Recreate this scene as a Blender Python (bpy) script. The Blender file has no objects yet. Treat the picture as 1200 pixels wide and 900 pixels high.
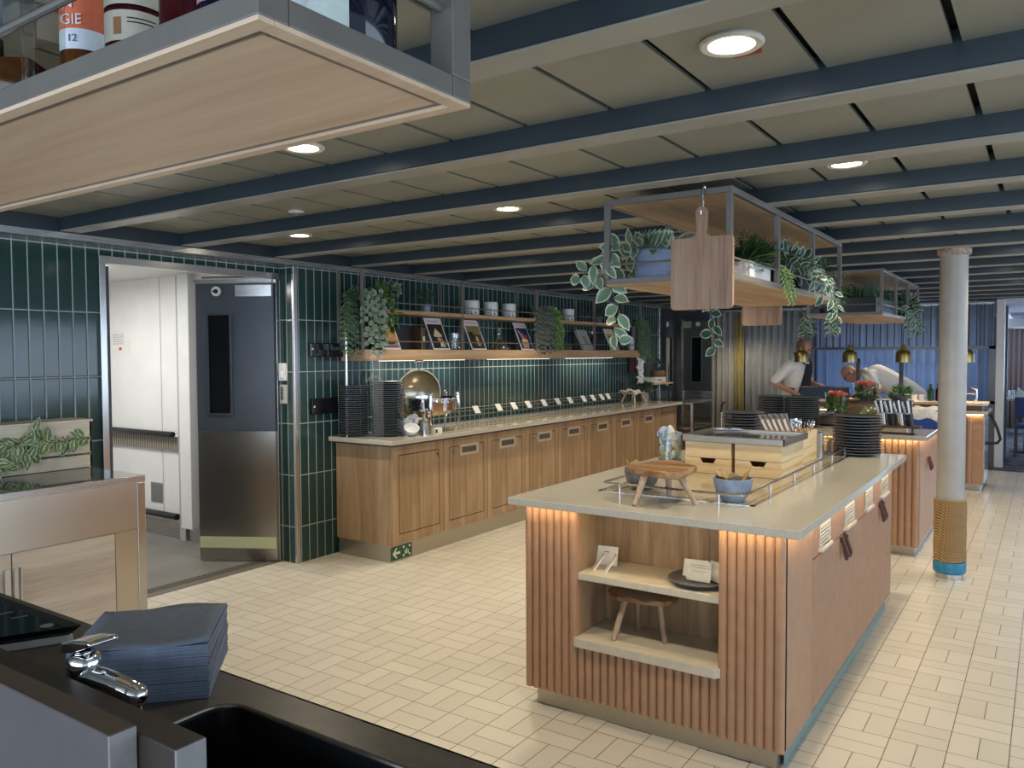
import bpy, math, random
from mathutils import Vector, Matrix
C = bpy.context.scene
COL = C.collection
PI = math.pi
rnd = random.Random(7)

# ---------------------------------------------------------------- camera, sky, exposure
cam = bpy.data.objects.new('camera', bpy.data.cameras.new('camera')); COL.objects.link(cam)
cam.data.sensor_fit = 'HORIZONTAL'; cam.data.sensor_width = 36.0
cam.data.lens = 932.14 / 1200 * 36; cam.data.clip_start = 0.02; cam.data.clip_end = 200
def cam_axes(yaw, pitch, roll):
    f = Vector((-math.sin(yaw), math.cos(yaw), 0)); r = Vector((math.cos(yaw), math.sin(yaw), 0)); u = Vector((0, 0, 1))
    f2 = f*math.cos(pitch) - u*math.sin(pitch); u2 = u*math.cos(pitch) + f*math.sin(pitch)
    r3 = r*math.cos(roll) + u2*math.sin(roll); u3 = u2*math.cos(roll) - r*math.sin(roll)
    return r3, u3, f2
_r, _u, _f = cam_axes(math.radians(34.0616), math.radians(2.1573), math.radians(-0.2594))
cam.matrix_world = Matrix(((_r.x, _u.x, -_f.x, 0), (_r.y, _u.y, -_f.y, 0), (_r.z, _u.z, -_f.z, 1.55), (0, 0, 0, 1)))
C.camera = cam
C.view_settings.view_transform = 'Standard'; C.view_settings.look = 'None'
C.view_settings.gamma = 1.0; C.view_settings.use_curve_mapping = False
C.view_settings.exposure = 0.55
w = bpy.data.worlds.new('sky'); C.world = w; w.use_nodes = True
w.node_tree.nodes['Background'].inputs[0].default_value = (0.60, 0.74, 1.0, 1)
w.node_tree.nodes['Background'].inputs[1].default_value = 0.62
DOWN_W = 40.0          # ceiling lamps, watts each
LED_W = 7.0            # strip light, watts per metre
def area(name, loc, rot, sx, sy, watts, col, spread=PI, parent=None):
    l = bpy.data.lights.new(name, 'AREA'); l.shape = 'RECTANGLE'; l.size = sx; l.size_y = sy; l.energy = watts; l.color = col; l.spread = spread
    o = bpy.data.objects.new(name, l); COL.objects.link(o); o.location = loc; o.rotation_euler = rot
    if parent: o.parent = parent
    return o
# daylight of the ship's side windows (right) and of the window row behind the photographer
area('daylight_side', (4.6, 4.0, 1.45), (0, -PI/2, PI), 1.3, 9.0, 105, (0.66, 0.82, 1.0))
area('daylight_rear', (-1.0, -3.6, 1.5), (PI/2, 0, 0), 7.0, 1.3, 140, (0.68, 0.82, 1.0))

# ---------------------------------------------------------------- mesh helpers
class M:
    def __init__(s): s.v = []; s.f = []; s.mi = []; s.sm = []; s.m = 0; s.e = {}
    def add(s, vs, fs, smooth=False):
        b = len(s.v); s.v += [tuple(p) for p in vs]
        for f in fs: s.f.append([b+i for i in f]); s.mi.append(s.m); s.sm.append(smooth)
        return b
    def box(s, x0, x1, y0, y1, z0, z1):
        if x0 > x1: x0, x1 = x1, x0
        if y0 > y1: y0, y1 = y1, y0
        if z0 > z1: z0, z1 = z1, z0
        s.add([(x0,y0,z0),(x1,y0,z0),(x1,y1,z0),(x0,y1,z0),(x0,y0,z1),(x1,y0,z1),(x1,y1,z1),(x0,y1,z1)],
              [(0,3,2,1),(4,5,6,7),(0,1,5,4),(1,2,6,5),(2,3,7,6),(3,0,4,7)]); return s
    def obox(s, c, ax, ay, az):      # oriented box: centre and three half vectors
        c, ax, ay, az = map(Vector, (c, ax, ay, az))
        vs = [c+a*ax+b*ay+d*az for d in (-1,1) for a, b in ((-1,-1),(1,-1),(1,1),(-1,1))]
        s.add(vs, [(0,3,2,1),(4,5,6,7),(0,1,5,4),(1,2,6,5),(2,3,7,6),(3,0,4,7)]); return s
    def prism(s, poly, axis, a, b, smooth=False):
        n = len(poly)
        def P(p, t): return {'z': (p[0],p[1],t), 'y': (p[0],t,p[1]), 'x': (t,p[0],p[1])}[axis]
        vs = [P(p, a) for p in poly] + [P(p, b) for p in poly]
        base = s.add(vs, [])
        for i in range(n):
            j = (i+1) % n; s.f.append([base+i, base+j, base+n+j, base+n+i]); s.mi.append(s.m); s.sm.append(smooth)
        for f in ([base+i for i in range(n)][::-1], [base+n+i for i in range(n)]): s.f.append(f); s.mi.append(s.m); s.sm.append(False)
        return s
    def tube(s, pts, r, n=8, cap=True, smooth=True):
        pts = [Vector(p) for p in pts]; k = len(pts); rs = r if isinstance(r, (list, tuple)) else [r]*k
        base = len(s.v); vs = []; fs = []; prev = None
        for i, p in enumerate(pts):
            d = (pts[min(i+1,k-1)] - pts[max(i-1,0)]).normalized()
            if prev is None:
                up = Vector((0,0,1)) if abs(d.z) < .9 else Vector((1,0,0)); a = d.cross(up).normalized()
            else: a = (prev - d*prev.dot(d)).normalized()
            prev = a; b = d.cross(a)
            for j in range(n):
                t = 2*PI*j/n; vs.append(p + (a*math.cos(t)+b*math.sin(t))*rs[i])
        for i in range(k-1):
            for j in range(n): fs.append((i*n+j, i*n+(j+1)%n, (i+1)*n+(j+1)%n, (i+1)*n+j))
        s.add(vs, fs, smooth)
        if cap:
            s.f.append([base+j for j in range(n)][::-1]); s.mi.append(s.m); s.sm.append(False)
            s.f.append([base+(k-1)*n+j for j in range(n)]); s.mi.append(s.m); s.sm.append(False)
        return s
    def lathe(s, prof, c=(0,0,0), n=32, cap=True, a0=0., a1=2*PI):
        full = abs(a1-a0-2*PI) < 1e-6; k = len(prof); m = n if full else n+1; vs = []; fs = []
        for j in range(m):
            t = a0+(a1-a0)*j/n
            for r, z in prof: vs.append((c[0]+r*math.cos(t), c[1]+r*math.sin(t), c[2]+z))
        for j in range(n):
            q = (j+1) % m
            for i in range(k-1): fs.append((j*k+i, q*k+i, q*k+i+1, j*k+i+1))
        b = s.add(vs, fs, True)
        if cap and full:
            if prof[0][0] > 1e-5: s.f.append([b+j*k for j in range(m)][::-1]); s.mi.append(s.m); s.sm.append(False)
            if prof[-1][0] > 1e-5: s.f.append([b+j*k+k-1 for j in range(m)]); s.mi.append(s.m); s.sm.append(False)
        return s
    def ball(s, c, r, n=16, k=10):
        rx, ry, rz = r if isinstance(r, (list, tuple)) else (r, r, r); vs = []; fs = []
        for i in range(k+1):
            t = PI*i/k
            for j in range(n): p = 2*PI*j/n; vs.append((c[0]+rx*math.sin(t)*math.cos(p), c[1]+ry*math.sin(t)*math.sin(p), c[2]-rz*math.cos(t)))
        for i in range(k):
            for j in range(n): fs.append((i*n+j, i*n+(j+1)%n, (i+1)*n+(j+1)%n, (i+1)*n+j))
        s.add(vs, fs, True); return s
    def quad(s, a, b, c, d): s.add([a,b,c,d], [(0,1,2,3)]); return s
    def leaf(s, p, d, nrm, L, W, bend=.25, shape=.45):    # a pointed blade folded on its midrib; 'edge' is 0 on the rib and 1 at the rim
        p, d = Vector(p), Vector(d).normalized(); nrm = Vector(nrm); sd = d.cross(nrm)
        if sd.length < 1e-4: sd = d.cross(Vector((.3,.8,.5)))
        sd.normalize(); nn = sd.cross(d)
        prof = [(0,.05),(.22,.78),(shape,1.),(.72,.72),(1.,.03)]; vs = []; ed = []
        for t, q in prof:
            c = p + d*(L*t) - nn*(bend*L*t*t)
            for sg in (-1,-.55,0,.55,1): vs.append(c + sd*(sg*W*.5*q) + nn*(abs(sg)*W*.12*q)); ed.append(abs(sg) if t < .95 else 1.)
        b = s.add(vs, [(i*5+j, i*5+j+1, i*5+j+6, i*5+j+5) for i in range(4) for j in range(4)], True)
        for i, e in enumerate(ed): s.e[b+i] = e
        return s
    def xf(s, mat, start=0):
        for i in range(start, len(s.v)): s.v[i] = tuple(mat @ Vector(s.v[i]))
        return s
    def mesh(s, name, mats):
        me = bpy.data.meshes.new(name); me.from_pydata(s.v, [], s.f)
        for m in (mats if isinstance(mats, (list, tuple)) else [mats]): me.materials.append(m)
        me.polygons.foreach_set('material_index', s.mi); me.polygons.foreach_set('use_smooth', s.sm)
        if s.e:
            at = me.attributes.new('edge', 'FLOAT', 'POINT')
            for i, e in s.e.items(): at.data[i].value = e
        me.update()
        return me
    def build(s, name, mats, parent=None, loc=(0,0,0), bevel=0, seg=2, sharp=35):
        me = s.mesh(name, mats)
        if any(s.sm): me.set_sharp_from_angle(angle=math.radians(sharp))
        o = bpy.data.objects.new(name, me); COL.objects.link(o); o.location = loc
        if parent: o.parent = parent
        if bevel:
            b = o.modifiers.new('bevel', 'BEVEL'); b.width = bevel; b.segments = seg; b.limit_method = 'ANGLE'; b.angle_limit = math.radians(40)
        return o
def tag(o, label, cat, group=None):
    o['label'] = label; o['category'] = cat
    if group: o['group'] = group
    return o
def thing(name, label, cat, loc=(0,0,0), rz=0., group=None):
    o = bpy.data.objects.new(name, None); COL.objects.link(o); o.empty_display_size = .05
    o.location = loc; o.rotation_euler = (0,0,rz); return tag(o, label, cat, group)
def struct(o): o['kind'] = 'structure'; return o
def dup(root, loc=None, rz=None, label=None, group=None):
    r = root.copy(); COL.objects.link(r)
    if loc is not None: r.location = loc
    if rz is not None: r.rotation_euler = (r.rotation_euler[0], r.rotation_euler[1], rz)
    if label: r['label'] = label
    if group: r['group'] = group
    for ch in list(root.children):
        c = ch.copy(); COL.objects.link(c); c.parent = r
        for g in ch.children:
            d = g.copy(); COL.objects.link(d); d.parent = c
    return r
ORD = ['first','second','third','fourth','fifth','sixth','seventh','eighth','ninth','tenth','eleventh','twelfth']
def text(body, size, mat, name, parent, mtx, extrude=.0003):
    cu = bpy.data.curves.new(name, 'FONT'); cu.body = body; cu.size = size; cu.extrude = extrude; cu.align_x = 'CENTER'; cu.align_y = 'CENTER'
    t = bpy.data.objects.new('tmp', cu); COL.objects.link(t)
    me = bpy.data.meshes.new_from_object(t.evaluated_get(bpy.context.evaluated_depsgraph_get()))
    bpy.data.objects.remove(t); me.materials.clear(); me.materials.append(mat)
    o = bpy.data.objects.new(name, me); COL.objects.link(o); o.parent = parent; o.matrix_local = mtx
    return o

# ---------------------------------------------------------------- materials
class N:
    def __init__(s, name):
        s.mat = bpy.data.materials.new(name); s.mat.use_nodes = True; s.t = s.mat.node_tree; s.b = s.t.nodes['Principled BSDF']
    def n(s, ty, **k):
        x = s.t.nodes.new(ty)
        for a, b in k.items(): setattr(x, a, b)
        return x
    def put(s, sock, v):
        if hasattr(v, 'is_linked') or isinstance(v, bpy.types.NodeSocket): s.t.links.new(v, sock)
        elif isinstance(v, (tuple, list)) and len(v) == 3 and sock.type == 'RGBA': sock.default_value = (*v, 1)
        else: sock.default_value = v
    def m(s, op, a, b=None, c=None):
        x = s.n('ShaderNodeMath', operation=op); s.put(x.inputs[0], a)
        if b is not None: s.put(x.inputs[1], b)
        if c is not None: s.put(x.inputs[2], c)
        return x.outputs[0]
    def mix(s, f, a, b):
        x = s.n('ShaderNodeMix', data_type='RGBA'); s.put(x.inputs[0], f); s.put(x.inputs[6], a); s.put(x.inputs[7], b); return x.outputs[2]
    def co(s, scale=(1,1,1), which='Object'):
        tc = s.n('ShaderNodeTexCoord'); mp = s.n('ShaderNodeMapping'); s.t.links.new(tc.outputs[which], mp.inputs[0]); mp.inputs[3].default_value = scale; return mp.outputs[0]
    def noise(s, vec, scale, detail=3., rough=.55, dist=0.):
        x = s.n('ShaderNodeTexNoise'); s.put(x.inputs['Vector'], vec); x.inputs['Scale'].default_value = scale
        x.inputs['Detail'].default_value = detail; x.inputs['Roughness'].default_value = rough; x.inputs['Distortion'].default_value = dist; return x.outputs[0]
    def ramp(s, f, stops):
        x = s.n('ShaderNodeValToRGB'); s.put(x.inputs[0], f)
        while len(x.color_ramp.elements) < len(stops): x.color_ramp.elements.new(.5)
        for e, (p, c) in zip(x.color_ramp.elements, stops): e.position = p; e.color = (*c, 1)
        return x.outputs[0]
    def bump(s, h, strength=.3, dist=.002):
        x = s.n('ShaderNodeBump'); s.put(x.inputs['Height'], h); x.inputs['Strength'].default_value = strength; x.inputs['Distance'].default_value = dist
        s.t.links.new(x.outputs[0], s.b.inputs['Normal'])
    def set(s, **k):
        for a, v in k.items(): s.put(s.b.inputs[a.replace('_',' ')], v)
        return s
def plain(name, col, rough=.5, metal=0., var=.06, scale=40., **k):
    n = N(name); f = n.noise(n.co(), scale)
    c2 = tuple(max(0, c*(1-var*2)) for c in col); c3 = tuple(min(1, c*(1+var)) for c in col)
    n.set(Base_Color=n.ramp(f, [(.3, c2), (.7, c3)]), Roughness=rough, Metallic=metal, **k); return n.mat
def steel(name, col=(.55,.55,.54), rough=.28, axis='z', metal=1.0):
    n = N(name); sc = {'x': (2,420,420), 'y': (420,2,420), 'z': (420,420,2)}[axis]
    f = n.noise(n.co(sc), 1., 2); n.set(Base_Color=n.ramp(f, [(.25, tuple(c*.975 for c in col)), (.75, col)]), Metallic=metal)
    n.set(Roughness=n.m('MULTIPLY_ADD', f, .07, rough-.035)); return n.mat
def wood(name, dark, mid, light, axis='z', rough=.45, fine=1., knots=True):
    n = N(name); sc = {'x': (.55,9,9), 'y': (9,.55,9), 'z': (9,9,.55)}[axis]
    co = n.co(tuple(c*fine for c in sc)); a = n.noise(co, 1.1, 4, .6, 1.2); co2 = n.co(tuple(c*fine*7 for c in sc)); b = n.noise(co2, 1.6, 3, .6)
    f = n.m('ADD', n.m('MULTIPLY', a, .72), n.m('MULTIPLY', b, .28))
    n.set(Base_Color=n.ramp(f, [(.33, dark), (.47, mid), (.62, light)]), Roughness=rough); n.bump(b, .12, .001); return n.mat
def glassm(name, col=(1,1,1), rough=0., tint=.06):
    n = N(name); t = n.t; g = n.n('ShaderNodeBsdfGlossy'); g.inputs['Roughness'].default_value = .02+rough; tr = n.n('ShaderNodeBsdfTransparent'); tr.inputs[0].default_value = (*col, 1)
    fr = n.n('ShaderNodeFresnel'); fr.inputs[0].default_value = 1.45; mx = n.n('ShaderNodeMixShader')
    ge = n.n('ShaderNodeNewGeometry'); t.links.new(n.m('MULTIPLY', n.m('ADD', fr.outputs[0], tint), n.m('SUBTRACT', 1., ge.outputs['Backfacing'])), mx.inputs[0]); t.links.new(tr.outputs[0], mx.inputs[1]); t.links.new(g.outputs[0], mx.inputs[2])
    t.links.new(mx.outputs[0], t.nodes['Material Output'].inputs[0]); return n.mat
def emit(name, col, st):
    n = N(name); n.set(Base_Color=col, Emission_Color=col, Emission_Strength=st); return n.mat
def tile_mat(name, uax, u0, uw, v0=2.195, vw=.385, g=.0065):
    n = N(name); tc = n.n('ShaderNodeTexCoord'); sp = n.n('ShaderNodeSeparateXYZ'); n.t.links.new(tc.outputs['Object'], sp.inputs[0])
    u = n.m('DIVIDE', n.m('SUBTRACT', sp.outputs[uax], u0), uw); v = n.m('DIVIDE', n.m('SUBTRACT', sp.outputs[2], v0), vw)
    fu = n.m('FRACT', u); fv = n.m('FRACT', v)
    du = n.m('MULTIPLY', n.m('MINIMUM', fu, n.m('SUBTRACT', 1., fu)), uw); dv = n.m('MULTIPLY', n.m('MINIMUM', fv, n.m('SUBTRACT', 1., fv)), vw)
    d = n.m('MINIMUM', du, dv); mask = n.m('LESS_THAN', d, g/2)
    cb = n.n('ShaderNodeCombineXYZ'); n.t.links.new(n.m('FLOOR', u), cb.inputs[0]); n.t.links.new(n.m('FLOOR', v), cb.inputs[1])
    wn = n.n('ShaderNodeTexWhiteNoise', noise_dimensions='2D'); n.t.links.new(cb.outputs[0], wn.inputs[0])
    nz = n.noise(n.co((1,1,1)), 9., 2)
    tc_ = n.mix(n.m('MULTIPLY_ADD', nz, .5, n.m('MULTIPLY', wn.outputs[0], .5)), (.010,.036,.036), (.024,.068,.064))
    n.set(Base_Color=n.mix(mask, tc_, (.38,.415,.39)), Roughness=n.m('MULTIPLY_ADD', mask, .6, .13))
    h = n.m('SUBTRACT', n.m('MINIMUM', n.m('DIVIDE', d, .008), 1.), n.m('MULTIPLY', nz, .25)); n.bump(h, .35, .003); return n.mat
def floor_mat():
    n = N('floor_tile'); tc = n.n('ShaderNodeTexCoord'); sp = n.n('ShaderNodeSeparateXYZ'); n.t.links.new(tc.outputs['Object'], sp.inputs[0])
    u = n.m('DIVIDE', n.m('ADD', sp.outputs[0], .71), .2025); v = n.m('DIVIDE', n.m('SUBTRACT', sp.outputs[1], .05), .2)
    iu, iv = n.m('FLOOR', u), n.m('FLOOR', v); fu, fv = n.m('FRACT', u), n.m('FRACT', v)
    par = n.m('ABSOLUTE', n.m('MODULO', n.m('ADD', iu, iv), 2.))
    s = n.m('ADD', n.m('MULTIPLY', fu, par), n.m('MULTIPLY', fv, n.m('SUBTRACT', 1., par)))
    half = n.m('GREATER_THAN', s, .5)
    e = lambda f: n.m('MINIMUM', f, n.m('SUBTRACT', 1., f))
    d = n.m('MULTIPLY', n.m('MINIMUM', n.m('MINIMUM', e(fu), e(fv)), n.m('ABSOLUTE', n.m('SUBTRACT', s, .5))), .2)
    mask = n.m('LESS_THAN', d, .0018)
    cb = n.n('ShaderNodeCombineXYZ'); n.t.links.new(iu, cb.inputs[0]); n.t.links.new(iv, cb.inputs[1]); n.t.links.new(half, cb.inputs[2])
    wn = n.n('ShaderNodeTexWhiteNoise', noise_dimensions='3D'); n.t.links.new(cb.outputs[0], wn.inputs[0])
    nz = n.noise(n.co(), 3., 4)
    col = n.mix(n.m('MULTIPLY_ADD', nz, .5, n.m('MULTIPLY', wn.outputs[0], .5)), (.56,.525,.455), (.68,.645,.57))
    n.set(Base_Color=n.mix(mask, col, (.13,.11,.085)), Roughness=n.m('MULTIPLY_ADD', nz, .2, .24))
    n.bump(n.m('MINIMUM', n.m('DIVIDE', d, .004), 1.), .25, .002); return n.mat
def leafmat(name, inner, rim, t0=.62, t1=.85, stripe=False):
    n = N(name); a = n.n('ShaderNodeAttribute', attribute_name='edge'); nz = n.noise(n.co(), 55., 2)
    f = n.m('ADD', a.outputs['Fac'], n.m('MULTIPLY_ADD', nz, .5, -.25))
    col = n.ramp(f, [(t0, inner), (t1, rim)]) if not stripe else n.ramp(f, [(.0, rim), (.22, inner), (.72, inner), (.98, rim)])
    n.set(Base_Color=col, Roughness=.42, Subsurface_Weight=0.); n.b.inputs['Specular IOR Level'].default_value = .4; return n.mat
OAK = wood('oak_veneer', (.21,.130,.068), (.36,.235,.130), (.48,.335,.20), 'z')
OAKX = wood('oak_veneer_lengthwise', (.26,.165,.09), (.41,.275,.155), (.53,.37,.22), 'y')
OAKB = wood('oak_board_across', (.50,.325,.205), (.66,.475,.325), (.76,.585,.42), 'x', .42, .45)
PALE = wood('pale_oak', (.44,.35,.27), (.55,.46,.37), (.65,.56,.46), 'y', .4)
PINE = wood('pine', (.50,.31,.13), (.66,.45,.22), (.76,.58,.33), 'x', .5, 1.3)
PINEY = wood('pine_side', (.50,.31,.13), (.66,.45,.22), (.76,.58,.33), 'y', .5, 1.3)
ACACIA = wood('acacia', (.06,.022,.010), (.27,.13,.055), (.60,.40,.20), 'x', .28, .6)
ACACIAZ = wood('acacia_leg', (.20,.12,.07), (.38,.25,.15), (.56,.42,.29), 'z', .25, .9)
BEECH = wood('beech_board', (.17,.08,.045), (.36,.215,.135), (.47,.31,.205), 'z', .5, .9)
WALNUT = wood('dark_walnut', (.035,.017,.010), (.085,.042,.024), (.13,.07,.04), 'x', .4)
CASEW = wood('brown_case', (.10,.055,.025), (.19,.11,.05), (.27,.16,.08), 'x', .4)
TERRA = plain('terracotta_laminate', (.43,.245,.145), .42, 0, .05, 14)
STONE = plain('beige_stone_top', (.50,.475,.41), .12, 0, .04, 60)
SHELFST = plain('pale_shelf_stone', (.60,.55,.45), .35, 0, .04, 30)
GREYF = plain('painted_grey_steel', (.18,.165,.145), .36, .15, .04, 20)
STEEL = steel('brushed_steel', (.56,.55,.53), .27, 'y')
STEELZ = steel('brushed_steel_upright', (.58,.57,.55), .25, 'z')
STEELX = steel('brushed_steel_across', (.52,.50,.47), .27, 'x')
CHROME = plain('chrome', (.80,.80,.80), .06, 1., .02)
PLINTH = steel('plinth_steel', (.50,.46,.38), .30, 'y', .85)
BLACK = plain('black_plastic', (.012,.012,.014), .35)
BLACKG = plain('gloss_black', (.008,.009,.012), .08)
SLATE = plain('slate_black', (.022,.021,.021), .33, 0, .2, 25)
PLATE = plain('dark_blue_grey_stoneware', (.030,.036,.046), .20, 0, .15, 30)
PLATER = plain('pale_plate_rim', (.20,.215,.235), .25, 0, .15, 60)  # rim ring in a paler tone than the plate
WHITEP = plain('white_paint', (.78,.78,.77), .45, 0, .02, 6)
PAPER = plain('white_paper', (.80,.79,.76), .7, 0, .03, 20)
PORC = plain('white_porcelain', (.80,.81,.82), .15, 0, .01)
DOORB = plain('blue_grey_door', (.050,.062,.082), .40, 0, .06, 5)
PANEL = plain('olive_grey_ceiling_panel', (.275,.275,.225), .40, 0, .04, 4)
BEAMS = plain('blue_grey_beam', (.034,.050,.062), .34, 0, .08, 3)
BEAMC = plain('beam_underside_bounce', (.33,.325,.285), .36, 0, .05, 5)  # beam undersides paler: light bounced off the floor put into the colour
BRASS = plain('brushed_brass', (.42,.31,.12), .33, 1., .1, 20)
GLASS = glassm('clear_glass'); DECG = glassm('decanter_glass', (.95,.97,.97), .03, .20)
JARG = glassm('jar_glass', (.93,.96,.95), 0, .11); SCREENG = glassm('screen_glass', (.92,.94,.97), .15, -.03)
PALEPINE = wood('whitewashed_pine', (.55,.44,.31), (.68,.59,.45), (.76,.69,.56), 'y', .55, 1.1)
BLUEGREY = plain('blue_grey_glaze', (.25,.32,.42), .35, 0, .15, 18)
GREYSTONE = plain('grey_stoneware', (.13,.14,.14), .45, 0, .25, 25)
SOIL = plain('soil', (.03,.02,.012), .9)
GREENTXT = plain('sign_green', (.01,.10,.045), .4)
LEATHER = plain('brown_leather', (.10,.035,.025), .5, 0, .2, 60)
ROPE = plain('manila_rope', (.46,.31,.15), .8, 0, .25, 90)
WARM = emit('warm_led', (1.0, .76, .40), 26.0)
LAMP = emit('lamp_lens', (1.0, .90, .72), 14.0)
VARI = leafmat('variegated_leaf', (.15,.25,.155), (.66,.70,.56), .60, .86)
POTHOS = leafmat('pothos_leaf', (.028,.085,.045), (.56,.64,.53), .66, .88)
STRIPE = leafmat('striped_leaf', (.13,.21,.10), (.68,.67,.34), stripe=True)
FERN = leafmat('dark_fern', (.018,.065,.018), (.04,.13,.03))
IVY = leafmat('bright_ivy', (.04,.12,.02), (.13,.26,.05), .4, .9)
EUCA = leafmat('eucalyptus_leaf', (.17,.24,.17), (.30,.37,.28), .5, .95)
LIME = leafmat('lime_sprig', (.20,.32,.06), (.45,.52,.16))
GREYLEAF = leafmat('grey_purple_leaf', (.05,.06,.055), (.17,.19,.17), .5, .9)
DARKLEAF = leafmat('small_dark_leaf', (.02,.06,.025), (.16,.26,.15), .6, .95)

# ================================================================ the room
FLOORM = floor_mat()
struct(M().box(-4.755, 5, -4, 12.1, -.06, 0).build('floor', FLOORM))
CARPET = plain('dark_carpet', (.085,.085,.10), .95, 0, .5, 6)
struct(M().box(-1.2, 5, 12.1, 19, -.06, .004).build('floor_dining', CARPET))
struct(M().box(-4.755, -1.2, 12.1, 13.4, -.06, 0).build('floor_far', FLOORM))
struct(M().box(-8.2, -4.755, 1.9, 3.96, -.06, 0).build('floor_corridor', plain('corridor_vinyl', (.20,.19,.175), .45, 0, .1, 3)))
g = M()
for i in range(46): g.box(-4.93, -4.83, 2.64+i*.027, 2.655+i*.027, 0, .004)
g.m = 1; g.box(-4.83, -4.756, 2.6, 3.95, 0, .003)
t = thing('floor_drain', 'long slotted metal drain grate across the open doorway', 'drain', (0,0,0)); g.build('grate', [plain('grate_bar', (.10,.09,.08), .5), plain('threshold_strip', (.16,.14,.11), .45)], t)
TILE = tile_mat('green_wall_tile', 1, 4.157, .0775); TILED = tile_mat('green_wall_tile_door', 1, 2.112, .0815); TILER = tile_mat('green_wall_tile_return', 0, -4.612, .0745)
struct(M().box(-4.755, -4.61, 3.966, 10.58, 0, 2.25).build('wall_left', TILE))
d = M(); d.box(-4.9, -4.76, -4, 2.592, 0, 2.25); d.box(-4.9, -4.76, 2.592, 3.956, 2.15, 2.25)
struct(d.build('wall_door_side', TILED))
struct(M().box(-4.9, -4.612, 3.956, 3.966, 0, 2.25).build('wall_return', TILER))
struct(M().box(-4.622, -4.597, 3.948, 3.985, 0, 2.2).build('trim_1', STEELZ, bevel=.004))
struct(M().box(-4.622, -4.600, 10.56, 10.6, 0, 2.2).build('trim_2', STEELZ, bevel=.004))
struct(M().box(-4.76, -4.575, -4, 11.9, 2.205, 2.24).build('trim_3', STEEL))            # metal cornice over the tiles
struct(M().box(-4.76, -4.60, -4, 12.2, 2.24, 2.40).build('trim_4', BEAMS))              # blue-grey fascia under the ceiling
# ceiling panels with their gaps, the beams below them
for n in range(-6, 15):
    y0 = 2.30 + .745*n
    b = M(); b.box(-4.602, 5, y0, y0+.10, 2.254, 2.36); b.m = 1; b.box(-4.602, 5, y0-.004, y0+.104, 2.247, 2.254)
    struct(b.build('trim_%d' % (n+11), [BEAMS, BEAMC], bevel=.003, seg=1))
cm = M()
for n in range(-6, 15):
    y0 = 2.30 + .745*n - .645
    k = 0
    while True:
        x1 = -.205 - .3215*(k-16) - .011; x0 = x1 - .300
        if x1 < -4.6: break
        cm.box(max(x0, -4.60), x1, y0-.01, y0+.655, 2.325, 2.338); k += 1
cm.m = 1; cm.box(-4.76, 5, -4, 12.5, 2.372, 2.40)
struct(cm.build('ceiling', [PANEL, plain('void_above_panels', (.03,.03,.03), .8)]))
# doorway, leaves and the corridor behind
f = M(); f.box(-4.762, -4.735, 2.588, 2.628, 0, 2.1075); f.box(-4.762, -4.735, 2.588, 3.955, 2.108, 2.155); f.box(-4.9, -4.7625, 3.925, 3.955, 0, 2.12)
f.box(-4.9, -4.7625, 2.593, 2.602, 0, 2.1075); f.box(-4.9, -4.7625, 2.603, 3.92, 2.13, 2.149)
struct(f.build('trim_30', STEELZ, bevel=.003))
struct(M().box(-5.42, -4.80, 2.636, 2.682, .02, 2.10).build('door_2', DOORB, bevel=.003))
dr = bpy.data.objects.new('door_1', None); COL.objects.link(dr); struct(dr); dr.location = (-5.285, 3.607, 0); dr.rotation_euler = (0,0, math.atan2(.293,.523))
W_ = .60
M().box(0, W_, 0, .045, .985, 2.085).build('door_panel', DOORB, dr, bevel=.003)
M().box(0, W_, 0, .045, .012, .985).build('kick_plate', plain('kick_steel', (.46,.43,.39), .26, 1., .02, 3), dr, bevel=.002)
M().box(.004, W_-.004, -.004, .002, .104, .188).build('glow_strip', plain('photoluminescent_strip', (.62,.68,.42), .5, 0, .02), dr)
wf = M()
for a in ((.080,.098,1.10,1.865),(.262,.280,1.10,1.865),(.098,.262,1.10,1.118),(.098,.262,1.847,1.865)): wf.box(a[0], a[1], -.012, .006, a[2], a[3])
fr = wf.build('window_frame', plain('window_bead', (.09,.10,.12), .3, .6), dr, bevel=.002)
M().box(.098, .262, -.003, .003, 1.118, 1.847).build('pane', BLACKG, fr)
M().box(.31, .585, -.005, .002, 1.985, 2.07).build('name_plate', STEELX, dr, bevel=.001)
ho = M().tube([(.165,-.012,2.025),(.165,.004,2.025)], .036, 24); ho.m = 1; ho.tube([(.165,-.016,2.025),(.165,-.010,2.025)], .017, 20); ho.box(.14,.165,-.014,-.011,2.017,2.033)
ho.build('holdback_magnet', [WHITEP, BLACK], dr)
cl = M().box(0, .60, -.03, .0, 2.087, 2.112); cl.tube([(.06,-.02,2.125),(.34,.10,2.14),(.55,.0,2.14)], .008, 8); cl.build('door_closer', plain('closer_metal', (.38,.37,.35), .35, .7), dr)
struct(M().box(-8.2, -4.9, 3.961, 4.0, .13, 2.25).build('wall_corridor', plain('corridor_white', (.80,.80,.78), .3, 0, .02, 4)))
struct(M().box(-8.2, -4.9, 3.95, 3.965, 0, .135).build('baseboard_corridor', STEELX))
struct(M().box(-8.2, -4.9, 1.86, 1.9, 0, 2.25).build('wall_corridor_near', WHITEP))
struct(M().box(-8.24, -8.2, 1.86, 4.0, 0, 2.25).build('wall_corridor_end', WHITEP))
struct(M().box(-8.24, -4.9, 1.86, 4.0, 2.215, 2.26).build('ceiling_corridor', WHITEP))
struct(M().box(-6.03, -5.95, 3.93, 3.965, .0, 2.215).build('trim_31', plain('grey_door_post', (.42,.42,.41), .4)))
struct(M().box(-5.95, -5.80, 3.89, 3.965, .12, 2.215).build('trim_32', WHITEP, bevel=.004))
struct(M().box(-6.305, -6.300, 3.957, 3.962, .13, 2.215).build('trim_33', plain('panel_seam', (.5,.5,.49), .5)))
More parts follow.
